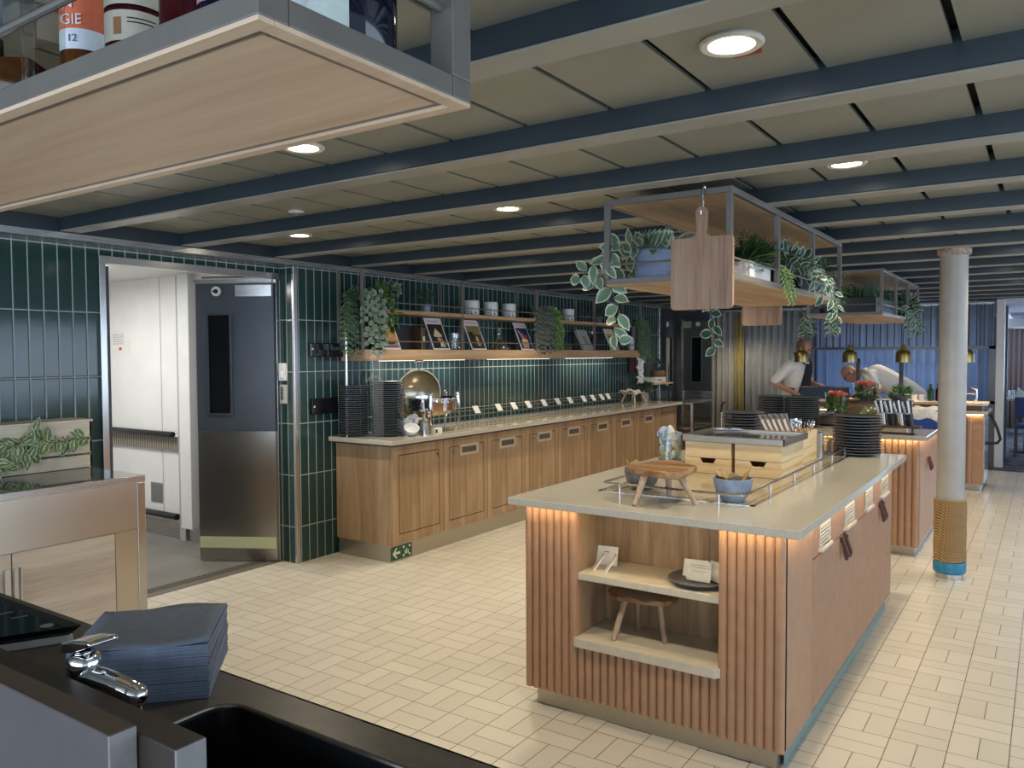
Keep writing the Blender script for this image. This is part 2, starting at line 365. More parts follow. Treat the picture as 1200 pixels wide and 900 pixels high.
t = thing('handrail', 'black corridor handrail over a dark patterned band', 'handrail', (0,0,0))
M().tube([(-7.4,3.90,.89),(-6.06,3.90,.89)], .024, 12).build('rail', BLACKG, t)
n_ = N('woven_band'); wv = n_.n('ShaderNodeTexWave', bands_direction='X'); n_.t.links.new(n_.co((1,1,1)), wv.inputs[0]); wv.inputs['Scale'].default_value = 9
n_.set(Base_Color=n_.ramp(wv.outputs[0], [(.45,(.10,.085,.06)),(.75,(.36,.33,.25))]), Roughness=.5)
M().box(-7.4, -6.05, 3.935, 3.962, .75, .865).build('band', n_.mat, t)
t = thing('bumper_rail', 'low black bumper rail near the corridor floor', 'bumper rail'); M().tube([(-7.4,3.92,.195),(-6.05,3.92,.195)], .028, 12).build('rail', BLACKG, t)
t = thing('air_vent', 'small grey air vent low on the white corridor wall', 'vent')
v = M().box(-6.484, -6.317, 3.954, 3.962, .28, .45)
for i in range(9): v.box(-6.475, -6.326, 3.950, 3.955, .292+i*.017, .300+i*.017)
v.build('grille', plain('vent_grey', (.22,.22,.21), .5), t)
t = thing('notice', 'white notice with a red mark on the corridor wall', 'notice')
M().prism([(-7.05,1.55),(-6.78,1.55),(-6.78,1.70),(-6.86,1.775),(-7.05,1.775)], 'y', 3.957, 3.961).build('sheet', PAPER, t)
nm = M().box(-6.94, -6.90, 3.955, 3.957, 1.60, 1.625); nm.m = 1
for i in range(5): nm.box(-7.04, -6.86-.01*(i%3), 3.9555, 3.957, 1.735-i*.02, 1.741-i*.02)
nm.build('print', [plain('notice_red', (.6,.05,.04), .6), plain('notice_grey', (.35,.35,.35), .6)], t)
lt = thing('corridor_light', 'white corridor ceiling light beyond the open door', 'ceiling light', (-6.3, 3.1, 2.215))
M().box(-.5,.5,-.12,.12,-.03,0).build('diffuser', emit('corridor_tube', (1,.98,.95), 4.0), lt)
area('corridor_lamp', (0,-.25,-.06), (0,0,0), 1.4, .5, 20, (1,.98,.95), parent=lt)
# wall fittings by the corner post
t = thing('switch', 'white wall switch box on the tiled return beside the door', 'switch', (-4.715, 3.955, 1.36))
M().box(-.035,.035,-.03,0,0,.13).build('box', WHITEP, t, bevel=.004); M().box(-.015,.025,-.036,-.028,.02,.065).build('rocker', PORC, t, bevel=.003)
t = thing('keypad', 'grey keypad panel under the white switch box by the door', 'keypad', (-4.715, 3.955, 1.19))
M().box(-.035,.035,-.022,0,0,.14).build('panel', plain('keypad_grey', (.50,.50,.47), .45), t, bevel=.003)
kb = M()
for i in range(6): kb.box(-.018,.006,-.026,-.02,.03+i*.016,.040+i*.016)
kb.build('buttons', BLACK, t)
for (a, b, c, d_, l) in ((4.09,4.425,1.535,1.64,'upper black wall panel on green tiles beside the hanging plant'),(4.10,4.36,1.10,1.222,'lower black wall panel on green tiles beside the tall plate stacks')):
    t = thing('wall_panel', l, 'panel', (-4.61, (a+b)/2, c))
    M().box(0,.03,a-(a+b)/2,b-(a+b)/2,0,d_-c).build('screen', BLACKG, t, bevel=.006)
    M().tube([(.028,a-(a+b)/2+.018,.06),(.032,a-(a+b)/2+.018,.06)], .008, 10).build('button', PORC, t)
# far end: left doors, back wall, window daylight and curtains
struct(M().box(-4.95, -4.72, 10.6, 13.4, 0, 2.26).build('wall_far_left', plain('dark_jamb', (.03,.033,.04), .5)))
fd = bpy.data.objects.new('door_3', None); COL.objects.link(fd); struct(fd)
M().box(-4.72, -4.70, 10.68, 11.42, 0, 2.05).build('door_panel', plain('navy_door', (.02,.026,.038), .35), fd)
w1 = M().box(-4.705, -4.688, 10.98, 11.26, 1.05, 1.80).build('window_frame', plain('dark_bead', (.08,.08,.08), .4), fd); M().box(-4.69,-4.685, 11.0, 11.12, 1.07, 1.78).build('pane', plain('pane_yellow_reflection', (.55,.50,.38), .15), w1); M().box(-4.69,-4.685,11.12,11.24,1.07,1.78).build('pane', BLACKG, w1)  # cream half of the pane paints a yellow reflection in the glass
M().box(-4.702, -4.69, 10.7, 11.40, .02, .80).build('kick_plate', STEEL, fd); M().tube([(-4.705,11.05,1.98),(-4.685,11.05,1.98)], .04, 20).build('holdback_magnet', WHITEP, fd)
fe = bpy.data.objects.new('door_4', None); COL.objects.link(fe); struct(fe); GREYD = plain('grey_door', (.085,.085,.08), .4)
M().box(-4.62, -4.165, 11.45, 11.495, .985, 2.035).build('door_panel', GREYD, fe); M().box(-4.62, -4.165, 11.448, 11.495, .02, .985).build('kick_plate', STEELX, fe)
w2 = M().box(-4.475, -4.305, 11.438, 11.452, 1.11, 1.80).build('window_frame', plain('grey_bead', (.16,.16,.155), .4), fe); M().box(-4.46,-4.32,11.434,11.44,1.125,1.785).build('pane', BLACKG, w2)
M().tube([(-4.37,11.43,1.985),(-4.37,11.45,1.985)], .032, 20).build('holdback_magnet', WHITEP, fe); M().box(-4.60,-4.48,11.44,11.452,1.93,2.03).build('name_plate', plain('plate_tan', (.42,.38,.30), .5), fe)
M().box(-4.63,-4.60,11.43,11.50,0,2.06).build('hinge_post', STEELZ, fe)
struct(M().box(-5, -.5, 13.3, 13.4, 0, 2.4).build('wall_far', plain('far_wall', (.10,.11,.12), .6)))
wn_ = N('window_daylight'); gr = wn_.noise(wn_.co((.6,1,1)), 2.2, 3)
tcw = wn_.n('ShaderNodeTexCoord'); spw = wn_.n('ShaderNodeSeparateXYZ'); wn_.t.links.new(tcw.outputs['Object'], spw.inputs[0])
cw = wn_.ramp(wn_.m('MULTIPLY', spw.outputs[2], .5), [(.45,(.24,.44,.92)),(.70,(.25,.43,.82)),(.82,(.26,.34,.50)),(.95,(.22,.27,.37))])
wn_.set(Base_Color=(0,0,0), Emission_Color=cw, Emission_Strength=wn_.m('MULTIPLY_ADD', gr, .8, 2.4))
wi = bpy.data.objects.new('window_1', None); COL.objects.link(wi); struct(wi)
M().box(-2.95, -.85, 13.28, 13.29, .75, 2.05).build('pane', wn_.mat, wi)
wfm = M(); wfm.box(-3.0, -.58, 13.24, 13.28, 2.05, 2.10); wfm.box(-3.0, -.58, 13.24, 13.28, .70, .75)
for x in (-3.0, -2.2, -1.4, -.85): wfm.box(x, x+.05, 13.24, 13.28, .7, 2.1)
wfm.build('window_frame', plain('window_mullion', (.2,.21,.22), .4), wi)
def curtain(name, label, x0, x1, y, z0, z1, mat, pitch, amp, grp=None, n=9):
    t = thing(name, label, 'curtain', ((x0+x1)/2, y, z0), group=grp); c = M(); k = int((x1-x0)/pitch*n); vs = []; fs = []
    r2 = random.Random(int(abs(x0)*100)); ph = 0
    for i in range(k+1):
        x = x0+(x1-x0)*i/k-(x0+x1)/2; ph += 2*PI/n*r2.uniform(.6,1.4)
        yy = amp*math.sin(ph)+amp*.4*math.sin(ph*.37)
        vs += [(x, yy*.75, z1-z0), (x, yy, (z1-z0)*.5), (x+.004*math.sin(ph*3), yy*1.15, 0)]
    for i in range(k):
        for j in (0,1): fs.append((i*3+j, i*3+j+1, i*3+j+4, i*3+j+3))
    c.add(vs, fs, True); o = c.build('fabric', mat, t); s = o.modifiers.new('thickness', 'SOLIDIFY'); s.thickness = .002
    M().box(-(x1-x0)/2, (x1-x0)/2, -.03, .03, z1-z0, z1-z0+.03).build('curtain_track', STEELX, t)
    return t
def sheer(name, col, tr):
    n = N(name); t = n.t; b = n.b; n.set(Base_Color=col, Roughness=.5, Sheen_Weight=.1); tl = n.n('ShaderNodeBsdfTranslucent'); tl.inputs[0].default_value = (*col,1)
    tp = n.n('ShaderNodeBsdfTransparent'); m1 = n.n('ShaderNodeMixShader'); m2 = n.n('ShaderNodeMixShader'); m1.inputs[0].default_value = .5; m2.inputs[0].default_value = tr
    t.links.new(b.outputs[0], m1.inputs[1]); t.links.new(tl.outputs[0], m1.inputs[2]); t.links.new(m1.outputs[0], m2.inputs[1]); t.links.new(tp.outputs[0], m2.inputs[2]); t.links.new(m2.outputs[0], t.nodes['Material Output'].inputs[0]); return n.mat
curtain('curtain', 'silver grey satin curtain hanging beside the far grey door', -4.62, -4.20, 12.6, .12, 2.20, plain('silver_satin', (.62,.61,.59), .32, .15, .06, 3), .09, .035)
curtain('curtain', 'narrow pleated gold curtain between two silver grey curtains', -4.20, -4.03, 12.58, .12, 2.20, plain('gold_fabric', (.55,.47,.22), .4, .15, .1, 3), .055, .03)
curtain('curtain', 'silver grey satin curtain behind the standing cook', -4.03, -2.97, 12.6, .12, 2.20, plain('silver_satin_dull', (.52,.53,.55), .32, .15, .06, 3), .11, .04)
curtain('curtain', 'wide sheer curtain glowing blue in front of the far window', -2.97, -.64, 12.7, .12, 2.20, sheer('sheer_fabric', (.52,.56,.62), .10), .13, .055)
t = thing('glass_screen', 'grey framed glass screen along the far curtain', 'screen', (-1.8, 12.45, 0))
sf = M(); sf.box(-1.2, 1.2, -.02, .02, 1.59, 1.63); sf.box(-1.2, -1.16, -.02, .02, 0, 1.63); sf.box(1.12, 1.2, -.02, .02, 0, 1.63); sf.box(-1.2,1.2,-.02,.02,.85,.89)
sf.build('frame', plain('screen_frame', (.14,.14,.145), .35, .6), t); M().box(-1.16, 1.12, -.004, .004, .89, 1.59).build('pane', SCREENG, t)
rails = thing('bar_screen', 'row of dark upright bars above the glass screen frame', 'screen', (-1.8, 12.45, 1.63))
for i in range(26): M().box(-1.15+i*.092, -1.135+i*.092, -.012, .012, 0, .57).build('bar', plain('dark_bar', (.05,.05,.055), .4) if i == 0 else bpy.data.materials['dark_bar'], rails)
# dining room beyond the white post
struct(M().box(-.60, -.50, 12.42, 12.56, 0, 2.25).build('trim_40', WHITEP, bevel=.01))
struct(M().box(-.6, 5, 12.5, 19, 2.20, 2.26).build('ceiling_dining', plain('lilac_white_ceiling', (.66,.66,.76), .5)))
struct(M().box(-.6, 5, 16.2, 16.6, 1.98, 2.12).build('trim_41', WHITEP)); struct(M().box(-.6, 5, 17.9, 18, 0, 2.26).build('wall_dining', WHITEP))
vg = thing('vent_grille', 'long ceiling vent grille in the far dining room', 'vent', (0,15.9,2.2)); q = M().box(-.55, 2, -.2, .2, -.05, 0)
for i in range(14): q.box(-.5+i*.18, -.42+i*.18, -.205, -.2, -.045, -.01)
q.build('grille', plain('vent_light_grey', (.42,.43,.46), .4), vg)
w3 = bpy.data.objects.new('window_2', None); COL.objects.link(w3); struct(w3)
M().box(-.15, 1.6, 17.86, 17.88, .55, 1.95).build('pane', emit('dining_daylight', (.22,.62,1.0), 1.3), w3); q = M(); q.box(-.15,1.6,17.82,17.87,1.17,1.23); q.box(-.2,-.14,17.82,17.87,.5,2.0); q.box(-.15,1.6,17.82,17.87,.5,.56)
q.build('window_frame', plain('mullion_dark', (.12,.13,.15), .4), w3)
curtain('curtain', 'brown pleated curtain in the far dining room', -1.1, -.10, 17.7, .1, 1.98, plain('brown_drape', (.34,.25,.23), .8), .07, .03)
area('dining_daylight_lamp', (.8, 17.6, 1.3), (-PI/2, 0, 0), 1.6, 1.3, 45, (.62,.80,1.0))

# ================================================================ counters and hanging shelves
def bw(m, name, mat, par, t=None, **k):          # a part given in room coordinates, stored relative to its thing
    m.xf(Matrix.Translation(-(t or par).location)); return m.build(name, mat, par, **k)
def flutes(x0, x1, y, z0, z1, n, dep):           # convex ribs facing the entrance
    p = (x1-x0)/n; poly = [(x1, y+.03), (x0, y+.03)]
    for i in range(n):
        for j in range(7 if i == n-1 else 6):
            t = PI*j/6; poly.append((x0+p*i+p/2-p/2*math.cos(t), y-dep*math.sin(t)))
    return M().prism(poly, 'z', z0, z1, smooth=True)
def grooved(x, y0, y1, z0, z1, pitch, dep, th=.02):   # fine vertical grooves, face towards +x
    n = max(1, int(round((y1-y0)/pitch))); p = (y1-y0)/n; poly = [(x-th, y1), (x-th, y0)]
    for i in range(n):
        a = y0+p*i; poly += [(x-dep, a), (x, a+p*.3), (x, a+p*.8), (x-dep, a+p)] if i == n-1 else [(x-dep, a), (x, a+p*.3), (x, a+p*.8)]
    return M().prism(poly, 'z', z0, z1)
def leather_handle(x, y, z, par, t):
    for dy in (-.035, .03):
        m = M(); m.prism([(x, z+.055), (x+.012, z+.05), (x+.040, z-.03), (x+.033, z-.055), (x+.022, z-.055), (x+.006, z+.02), (x, z+.03)], 'y', y+dy, y+dy+.024)
        m.tube([(x+.010, y+dy+.015, z+.04), (x+.020, y+dy+.015, z+.043)], .006, 10); bw(m, 'handle', LEATHER, par, t, bevel=.002)
# ---- the near island
isl = thing('buffet_island', 'near terracotta island with an open niche in its fluted front', 'island', (-1.34, 4.1, 0))
ZT = .889
for a, b, n in ((-1.905, -1.647, 7), (-1.03, -.783, 7)): bw(flutes(a, b, 2.925, .083, ZT, n, .017), 'fluted_panel', TERRA, isl)
bw(flutes(-1.647, -1.03, 2.935, .083, .312, 17, .021), 'fluted_panel', TERRA, isl)
m = M(); m.box(-1.905, -1.665, 2.945, 5.27, .075, ZT); m.box(-1.015, -.805, 2.945, 5.27, .075, ZT); m.box(-1.67, -1.01, 3.21, 5.27, .075, ZT); m.box(-1.67, -1.01, 2.95, 3.22, .075, .312)
bw(m, 'carcass', TERRA, isl)
m = M(); m.box(-1.665, -1.647, 2.956, 3.21, .35, ZT); m.box(-1.03, -1.012, 2.956, 3.21, .35, ZT); m.box(-1.647, -1.03, 3.19, 3.212, .35, ZT)
bw(m, 'niche_lining', OAK, isl)
bw(M().box(-1.646, -1.031, 2.925, 3.19, .592, .622), 'niche_shelf', SHELFST, isl, bevel=.002)
bw(M().prism([(-1.660,2.91),(-1.640,2.893),(-1.037,2.893),(-1.017,2.91),(-1.017,2.93),(-1.031,2.93),(-1.031,3.19),(-1.646,3.19),(-1.646,2.93),(-1.660,2.93)], 'z', .312, .350), 'niche_shelf', SHELFST, isl, bevel=.002)
m = M().box(-1.865, -.815, 2.952, 5.2, 0, .083); bw(m, 'plinth', PLINTH, isl)
bw(grooved(-.783, 2.925, 3.34, .075, ZT, .0415, .0015), 'corner_panel', TERRA, isl)
for a in (3.345, 4.235):
    dpart = bw(grooved(-.783, a, a+.885, .08, .705, .0247, .0075), 'door', TERRA, isl); leather_handle(-.783, a+.53 if a < 4 else a+.625, .655, dpart, isl)
bw(grooved(-.783, 5.125, 5.28, .075, ZT, .0247, .0075), 'end_panel', TERRA, isl)
bw(grooved(-.783, 3.345, 5.12, .712, ZT, .0247, .0075), 'fascia', TERRA, isl)
for a, b in ((3.43,3.62),(3.92,4.13),(4.42,4.61),(4.88,5.09)):
    m = M()
    m.box(-.786, -.778, a, a+.012, .735, .84); m.box(-.786, -.778, b-.012, b, .735, .84); m.box(-.786,-.778,a,b,.83,.842)
    for i in range(6): m.box(-.786, -.776, a, b, .745+i*.015, .752+i*.015)
    m.box(-.79, -.766, a-.004, b+.004, .722, .735); bw(m, 'vent', plain('vent_white', (.72,.66,.60), .4) if a < 3.5 else bpy.data.materials['vent_white'], isl)
for i, (a, b, c, d) in enumerate(((-1.90, -.785, 2.870, 2.878), (-.755, -.747, 2.93, 5.27))):
    s = bw(M().box(a, b, c, d, .8908, .8928), 'led_strip', WARM, isl)
bw(M().box(-.803,-.800,3.0,5.2,0,.045), 'escape_route_strip', plain('green_strip', (.22,.32,.29), .4), isl)
top = thing('island_worktop', 'beige stone worktop of the near island with a railed cooling well', 'worktop', (-1.34, 4.1, .893))
m = M(); m.box(-1.954, -.712, 2.852, 5.35, .893, .925); bw(m, 'slab', STONE, top, bevel=.003)
m = M(); m.box(-1.70,-.985,3.215,3.235,.924,.9275); m.box(-1.70,-.985,5.05,5.07,.924,.9275); m.box(-1.70,-1.68,3.215,5.07,.924,.9275); m.box(-1.005,-.985,3.215,5.07,.924,.9275)
bw(m, 'well_rim', STEEL, top); bw(M().box(-1.68,-1.005,3.235,5.05,.922,.926), 'well_plate', plain('well_plate_mat', (.40,.34,.24), .12), top)
rail = thing('gallery_rail', 'thin metal gallery rail around the island cooling well', 'rail', (-1.34, 4.1, .925))
R_ = [(-1.655,3.6,.972),(-1.655,3.20,.972),(-1.648,3.178,.972),(-1.63,3.172,.972),(-1.04,3.170,.972),(-1.022,3.176,.972),(-1.016,3.20,.972),(-1.014,5.10,.972)]
bw(M().tube(R_, .0055, 8), 'rail_bar', STEEL, rail)
for x, y in ((-1.57,3.171),(-1.12,3.170),(-1.014,3.53),(-1.014,3.93),(-1.014,4.31),(-1.014,4.73),(-1.014,5.08),(-1.655,3.55)):
    bw(M().tube([(x,y,.925),(x,y,.972)], .0055, 8), 'post', STEELZ, rail)
# ---- the middle island and the far pass counter
i2 = thing('buffet_island', 'second fluted terracotta island behind the pale column', 'island', (-1.34, 7.85, 0))
bw(flutes(-1.93, -.80, 6.65, .075, ZT, 24, .02), 'fluted_panel', TERRA, i2); bw(M().box(-1.93,-.815,6.67,9.05,.075,ZT), 'carcass', TERRA, i2)
bw(M().box(-1.86,-.83,6.70,9.0,0,.075), 'plinth', PLINTH, i2); sp = bw(M().box(-.82,-.80,6.66,9.06,.08,ZT), 'side_panel', TERRA, i2, bevel=.002); leather_handle(-.80, 7.15, .66, sp, i2)
bw(M().box(-1.92,-.80,6.61,6.618,.8902,.8928), 'led_strip', WARM, i2); bw(M().box(-.775,-.767,6.66,9.05,.8902,.8928), 'led_strip', WARM, i2)
t = thing('island_worktop', 'beige stone worktop of the second island', 'worktop', (-1.34, 7.8, .893)); bw(M().box(-2.19,-.743,6.56,9.1,.893,.925), 'slab', STONE, t, bevel=.003)
i3 = thing('pass_counter', 'far fluted serving counter with a raised shelf in front of the cooks', 'counter', (-1.8, 10.5, 0))
bw(flutes(-3.0, -.70, 10.2, .08, .855, 40, .02), 'fluted_panel', TERRA, i3); bw(M().box(-3.0,-.60,10.22,10.9,.08,.855), 'carcass', TERRA, i3); bw(M().box(-.70,-.595,10.19,10.23,.08,.855), 'corner_panel', TERRA, i3)
bw(M().box(-2.95,-.63,10.26,10.85,0,.08), 'plinth', PLINTH, i3); bw(M().box(-3.0,-.60,10.17,10.178,.8535,.857), 'led_strip', WARM, i3)
bw(M().box(-3.04,-.55,10.13,10.95,.857,.888), 'worktop', STONE, i3, bevel=.002); bw(M().box(-3.04,-.62,10.38,10.42,.888,.945), 'riser', CASEW, i3)
bw(M().box(-3.04,-.57,10.30,10.75,.945,.975), 'raised_shelf', PALE, i3, bevel=.002); bw(M().box(-.60,-.585,10.25,10.88,.08,.855), 'end_panel', STEELZ, i3)
t = thing('hose', 'black hose looped at the end of the far counter', 'hose', (-.55, 10.5, .5))
bw(M().tube([(-.58,10.35,.86),(-.53,10.33,.84),(-.47,10.33,.70),(-.44,10.35,.58),(-.47,10.38,.53),(-.54,10.4,.52),(-.585,10.42,.52)], .016, 8), 'tube', BLACK, t)
t = thing('tap', 'small chrome tap at the right end of the far counter', 'tap', (-.70, 10.6, .975))
m = M(); m.tube([(0,0,0),(0,0,.13)], .016, 12); m.tube([(0,0,.09),(-.06,-.02,.10),(-.14,-.05,.085)], .010, 8); m.tube([(0,0,.13),(.0,0,.15),(-.05,-.02,.17)], [.018,.018,.008], 8); m.build('body', CHROME, t)
# ---- back counter: nine cupboards under one worktop
def cupboard(y0, wd, label, vent, knob_right, group='oak cupboards of the back counter'):
    t = thing('cupboard', label, 'cupboard', (-4.3, y0, 0), group=group)
    m = M(); m.box(-.30, .272, 0, wd, .125, .868); m.build('body', OAK, t, bevel=.001)
    M().box(-.28, .265, 0, wd, 0, .125).build('plinth', PLINTH, t)
    m = M(); m.m = 1; m.box(.272, .281, .008, wd-.008, .135, .86); m.m = 0; g = .007
    a, b, c, d = .07, wd-.055, .20, .80
    for q in ((.004,a,.132,.865),(b,wd-.004,.132,.865),(a,b,.132,c),(a,b,d,.865)): m.box(.270, .288, *q)
    m.box(.270, .288, a+g, b-g, c+g, d-g)
    dd = m.build('door', [OAK, plain('door_groove', (.07,.04,.02), .7) if 'door_groove' not in bpy.data.materials else bpy.data.materials['door_groove']], t)
    ky = b-.035 if knob_right else a+.04
    q = M(); q.tube([(.286,ky,.765),(.304,ky,.765)], .011, 12); q.box(.302,.308,ky-.004,ky+.004,.735,.77); q.build('knob', CHROME, dd)
    if vent:
        ym = (a+b)/2+(.0 if knob_right else .03); q = M()
        for e in ((ym-.125,ym+.125,.715,.735),(ym-.125,ym+.125,.785,.805),(ym-.125,ym-.100,.735,.785),(ym+.100,ym+.125,.735,.785)): q.box(.286,.293,*e)
        q.m = 1; q.box(.286,.290,ym-.098,ym+.098,.737,.783)
        for i in range(9): q.box(.2895,.2915,ym-.09+i*.021,ym-.083+i*.021,.74,.78)
        q.build('vent', [PALE if 'vent_frame_wood' not in bpy.data.materials else bpy.data.materials['vent_frame_wood'], plain('vent_mesh', (.15,.13,.11), .5, .4) if 'vent_mesh' not in bpy.data.materials else bpy.data.materials['vent_mesh']], dd)
    return t
cb = [cupboard(4.35, .60, 'oak cupboard without vent at the end nearest the open doorway', False, True)]
where = ['second oak cupboard from the doorway end, knob on its left', 'third oak cupboard from the doorway end of the back counter', 'fourth oak cupboard from the doorway end of the back counter', 'fifth oak cupboard, in the middle of the back counter', 'fourth oak cupboard from the far end of the back counter', 'third oak cupboard from the far end of the back counter', 'second oak cupboard from the far end of the back counter']
v1 = cupboard(4.95, .60, where[0], True, False); v2 = cupboard(5.55, .60, where[1], True, True)
for i in range(2, 7): dup(v1 if i % 2 == 0 else v2, (-4.3, 4.95+.6*i, 0), label=where[i])
dup(cb[0], (-4.3, 9.15, 0), label='last oak cupboard at the far end of the back counter, no vent')
top2 = thing('back_worktop', 'long pale worktop of the oak back counter with a glass hot plate', 'worktop', (-4.3, 7.0, .885))
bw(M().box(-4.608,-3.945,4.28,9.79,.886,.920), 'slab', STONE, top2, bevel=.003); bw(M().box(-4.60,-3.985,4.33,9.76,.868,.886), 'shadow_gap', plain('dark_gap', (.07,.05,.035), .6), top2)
for i in range(7): bw(M().box(-4.47,-4.06,5.02+i*.63,5.02+i*.63+.622,.9195,.9225), 'hot_plate', plain('cream_glass', (.50,.44,.32), .06) if i == 0 else bpy.data.materials['cream_glass'], top2)
bw(M().box(-4.50,-4.475,5.0,9.45,.919,.935), 'channel', STEEL, top2)
es = thing('escape_sign', 'green sign with white arrow and figures on the steel plinth', 'sign', (-4.033, 4.345, .012))
M().box(0,.004,0,.235,0,.10).build('plate', GREENTXT, es)
q = M(); q.prism([(.015,.05),(.055,.09),(.07,.09),(.045,.06),(.10,.06),(.10,.042),(.045,.042),(.07,.012),(.055,.012)], 'x', .004, .005)
for a, b in ((.13,.075),(.13,.012),(.198,.075),(.198,.012)): q.box(.004,.005,a,a+.018,b,b+.016)
for a, h in ((.152,.035),(.168,.05),(.185,.03)): q.box(.004,.005,a,a+.010,.028,.028+h*.6); q.tube([(.004,a+.005,.033+h*.6),(.005,a+.005,.033+h*.6)], .006, 8)
q.build('symbols', PAPER, es)
br = thing('card_rail', 'double metal rail at the back of the oak counter', 'rail', (-4.53, 7.1, .920))
for z in (.975, 1.02): bw(M().tube([(-4.53,5.15,z),(-4.53,9.2,z)], .005, 6), 'rail_bar', GREYF, br)
for i in range(9): bw(M().tube([(-4.53,5.2+i*.495,.92),(-4.53,5.2+i*.495,1.02)], .0045, 6), 'post', GREYF, br)
cards = [5.20,6.06,6.43,6.70,6.97,7.28,7.57,7.84,8.16,8.39,8.61,8.78]
cd = None
for i, y in enumerate(cards):
    lab = 'small white label card on the rail, %s from the chafing dish' % ORD[i] if i else 'small white label card on the rail right behind the chafing dish leg'
    if i == 0:
        cd = M().obox((0,0,.035), (.0015,0,0), (0,.042,0), (-.022,0,.034)).build('label_card', PAPER); cd.location = (-4.505, y, .99); tag(cd, lab, 'card', 'label cards on the counter rail')
    else:
        c2 = cd.copy(); COL.objects.link(c2); c2.location = (-4.505, y, .99); c2['label'] = lab
gl = thing('glass_guard', 'upright clear glass guard at the left end of the back counter', 'glass guard', (-4.3, 4.36, .92))
M().box(-.17,.20,-.003,.003,0,.66).build('pane', GLASS, gl); M().tube([(-.185,0,0),(-.185,0,.80)], .011, 12).build('post', STEELZ, gl)
# ---- wall shelf over the back counter
ws = thing('wall_shelf', 'long two tier oak and metal shelf over the back counter', 'shelf', (-4.45, 6.9, 1.5))
bw(M().box(-4.605,-4.345,4.42,9.35,1.502,1.590), 'lower_board', OAKX, ws, bevel=.003); bw(M().box(-4.605,-4.345,4.46,9.10,1.880,1.910), 'upper_board', OAKX, ws, bevel=.002)
for i in range(5):
    y = 4.40+1.244*i; bw(M().box(-4.36,-4.34,y-.01,y+.01,1.59,2.206), 'front_upright', GREYF, ws)
    bw(M().box(-4.609,-4.589,y-.01,y+.01,1.59,2.206), 'back_upright', GREYF, ws)
for z in (1.655, 1.965): bw(M().tube([(-4.35,4.42,z),(-4.35,9.1 if z > 1.8 else 9.35,z)], .0045, 6), 'guard_rail', GREYF, ws)
for y in (5.3, 6.8, 8.3):
    s = bw(M().box(-4.52,-4.48,y-.55,y+.55,1.496,1.502), 'light_strip', emit('shelf_led', (1,.92,.78), 1.1) if y < 6 else bpy.data.materials['shelf_led'], ws)
    a = area('shelf_lamp', (-4.50+4.45, y-6.9, -.008), (0,0,0), .05, 1.1, LED_W*.22, (1,.93,.78), parent=ws)
# ---- shelves hung from the beams
def hang_shelf(label, x0, x1, y0, y1, cells, zb=1.86, zt=2.246, bar=.025, boards=True):
    t = thing('hanging_shelf', label, 'shelf', ((x0+x1)/2, (y0+y1)/2, zb)); h = bar/2
    m = M()
    for z in (zb+.004, zt-bar):
        for x in (x0, x1-bar): m.box(x, x+bar, y0+bar+.0004, y1-bar-.0004, z, z+.026)
        for y in (y0, y1-bar): m.box(x0, x1, y, y+bar, z, z+.026)
    bw(m, 'frame', GREYF, t, bevel=.002)
    for i in range(cells+1):
        y = y0+(y1-y0-bar)*i/cells
        for x in (x0, x1-bar): bw(M().box(x, x+bar, y, y+bar, zb+.03, zt-bar), 'upright', GREYF, t, bevel=.002)
    bw(M().box(x0+.004,x1-.004,y0+.004,y1-.004,zb,zb+.022), 'bottom_board', OAKX, t, bevel=.002)
    bw(M().box(x0+.03,x1-.03,y0+.03,y1-.03,zt-.025,zt-.006), 'top_board', OAKX, t, bevel=.001)
    z = zb+.095
    m = M().tube([(x1-h,y0+h,z),(x1-h,y1-h,z)], .005, 6); m.tube([(x0+h,y0+h,z),(x0+h,y1-h,z)], .005, 6); m.tube([(x0+h,y0+h,z),(x1-h,y0+h,z)], .005, 6)
    bw(m, 'guard_rail', GREYF, t); return t
hang_shelf('oak and metal plant shelf hung above the near island', -1.70, -1.105, 3.27, 5.385, 3)
hang_shelf('smaller looking plant shelf hung farther back above the second island', -1.765, -1.155, 7.2, 9.38, 3)
# ---- bar shelf overhead at the left
bs = thing('bottle_shelf', 'oak bottomed bottle shelf hung overhead in the left foreground', 'shelf', (-1.4, .65, 1.86))
m = M(); m.box(-2.6,-.606,.484,.520,1.863,1.889); m.box(-2.6,-.606,.772,.808,1.863,1.889); m.box(-.642,-.606,.5205,.7715,1.863,1.889); m.box(-2.6,-.6425,.5205,.7715,1.878,1.884)
m.box(-2.6,-.606,.484,.520,2.215,2.246); m.box(-2.6,-.606,.772,.808,2.215,2.246); m.box(-.642,-.606,.5205,.7715,2.215,2.246)
bw(m, 'frame', GREYF, bs, bevel=.0015)
m = M(); m.box(-2.6,-.607,.485,.503,1.858,1.863); m.box(-2.6,-.607,.789,.807,1.858,1.863); m.box(-.627,-.607,.5035,.7885,1.858,1.863); bw(m, 'edge_trim', OAKB, bs)
m = M(); m.box(-2.6,-.640,.516,.776,1.8612,1.872); m.m = 1; m.box(-2.6,-.626,.502,.790,1.868,1.875); bw(m, 'bottom_board', [OAKB, WALNUT], bs)
for x, y in ((-.642,.484),(-.642,.772),(-1.9,.772)): bw(M().box(x,x+.036,y,y+.036,1.889,2.215), 'upright', GREYF, bs, bevel=.0015)
bw(M().tube([(-2.6,.50,1.972),(-.624,.50,1.972),(-.624,.79,1.972)], .005, 8), 'guard_rail', GREYF, bs)
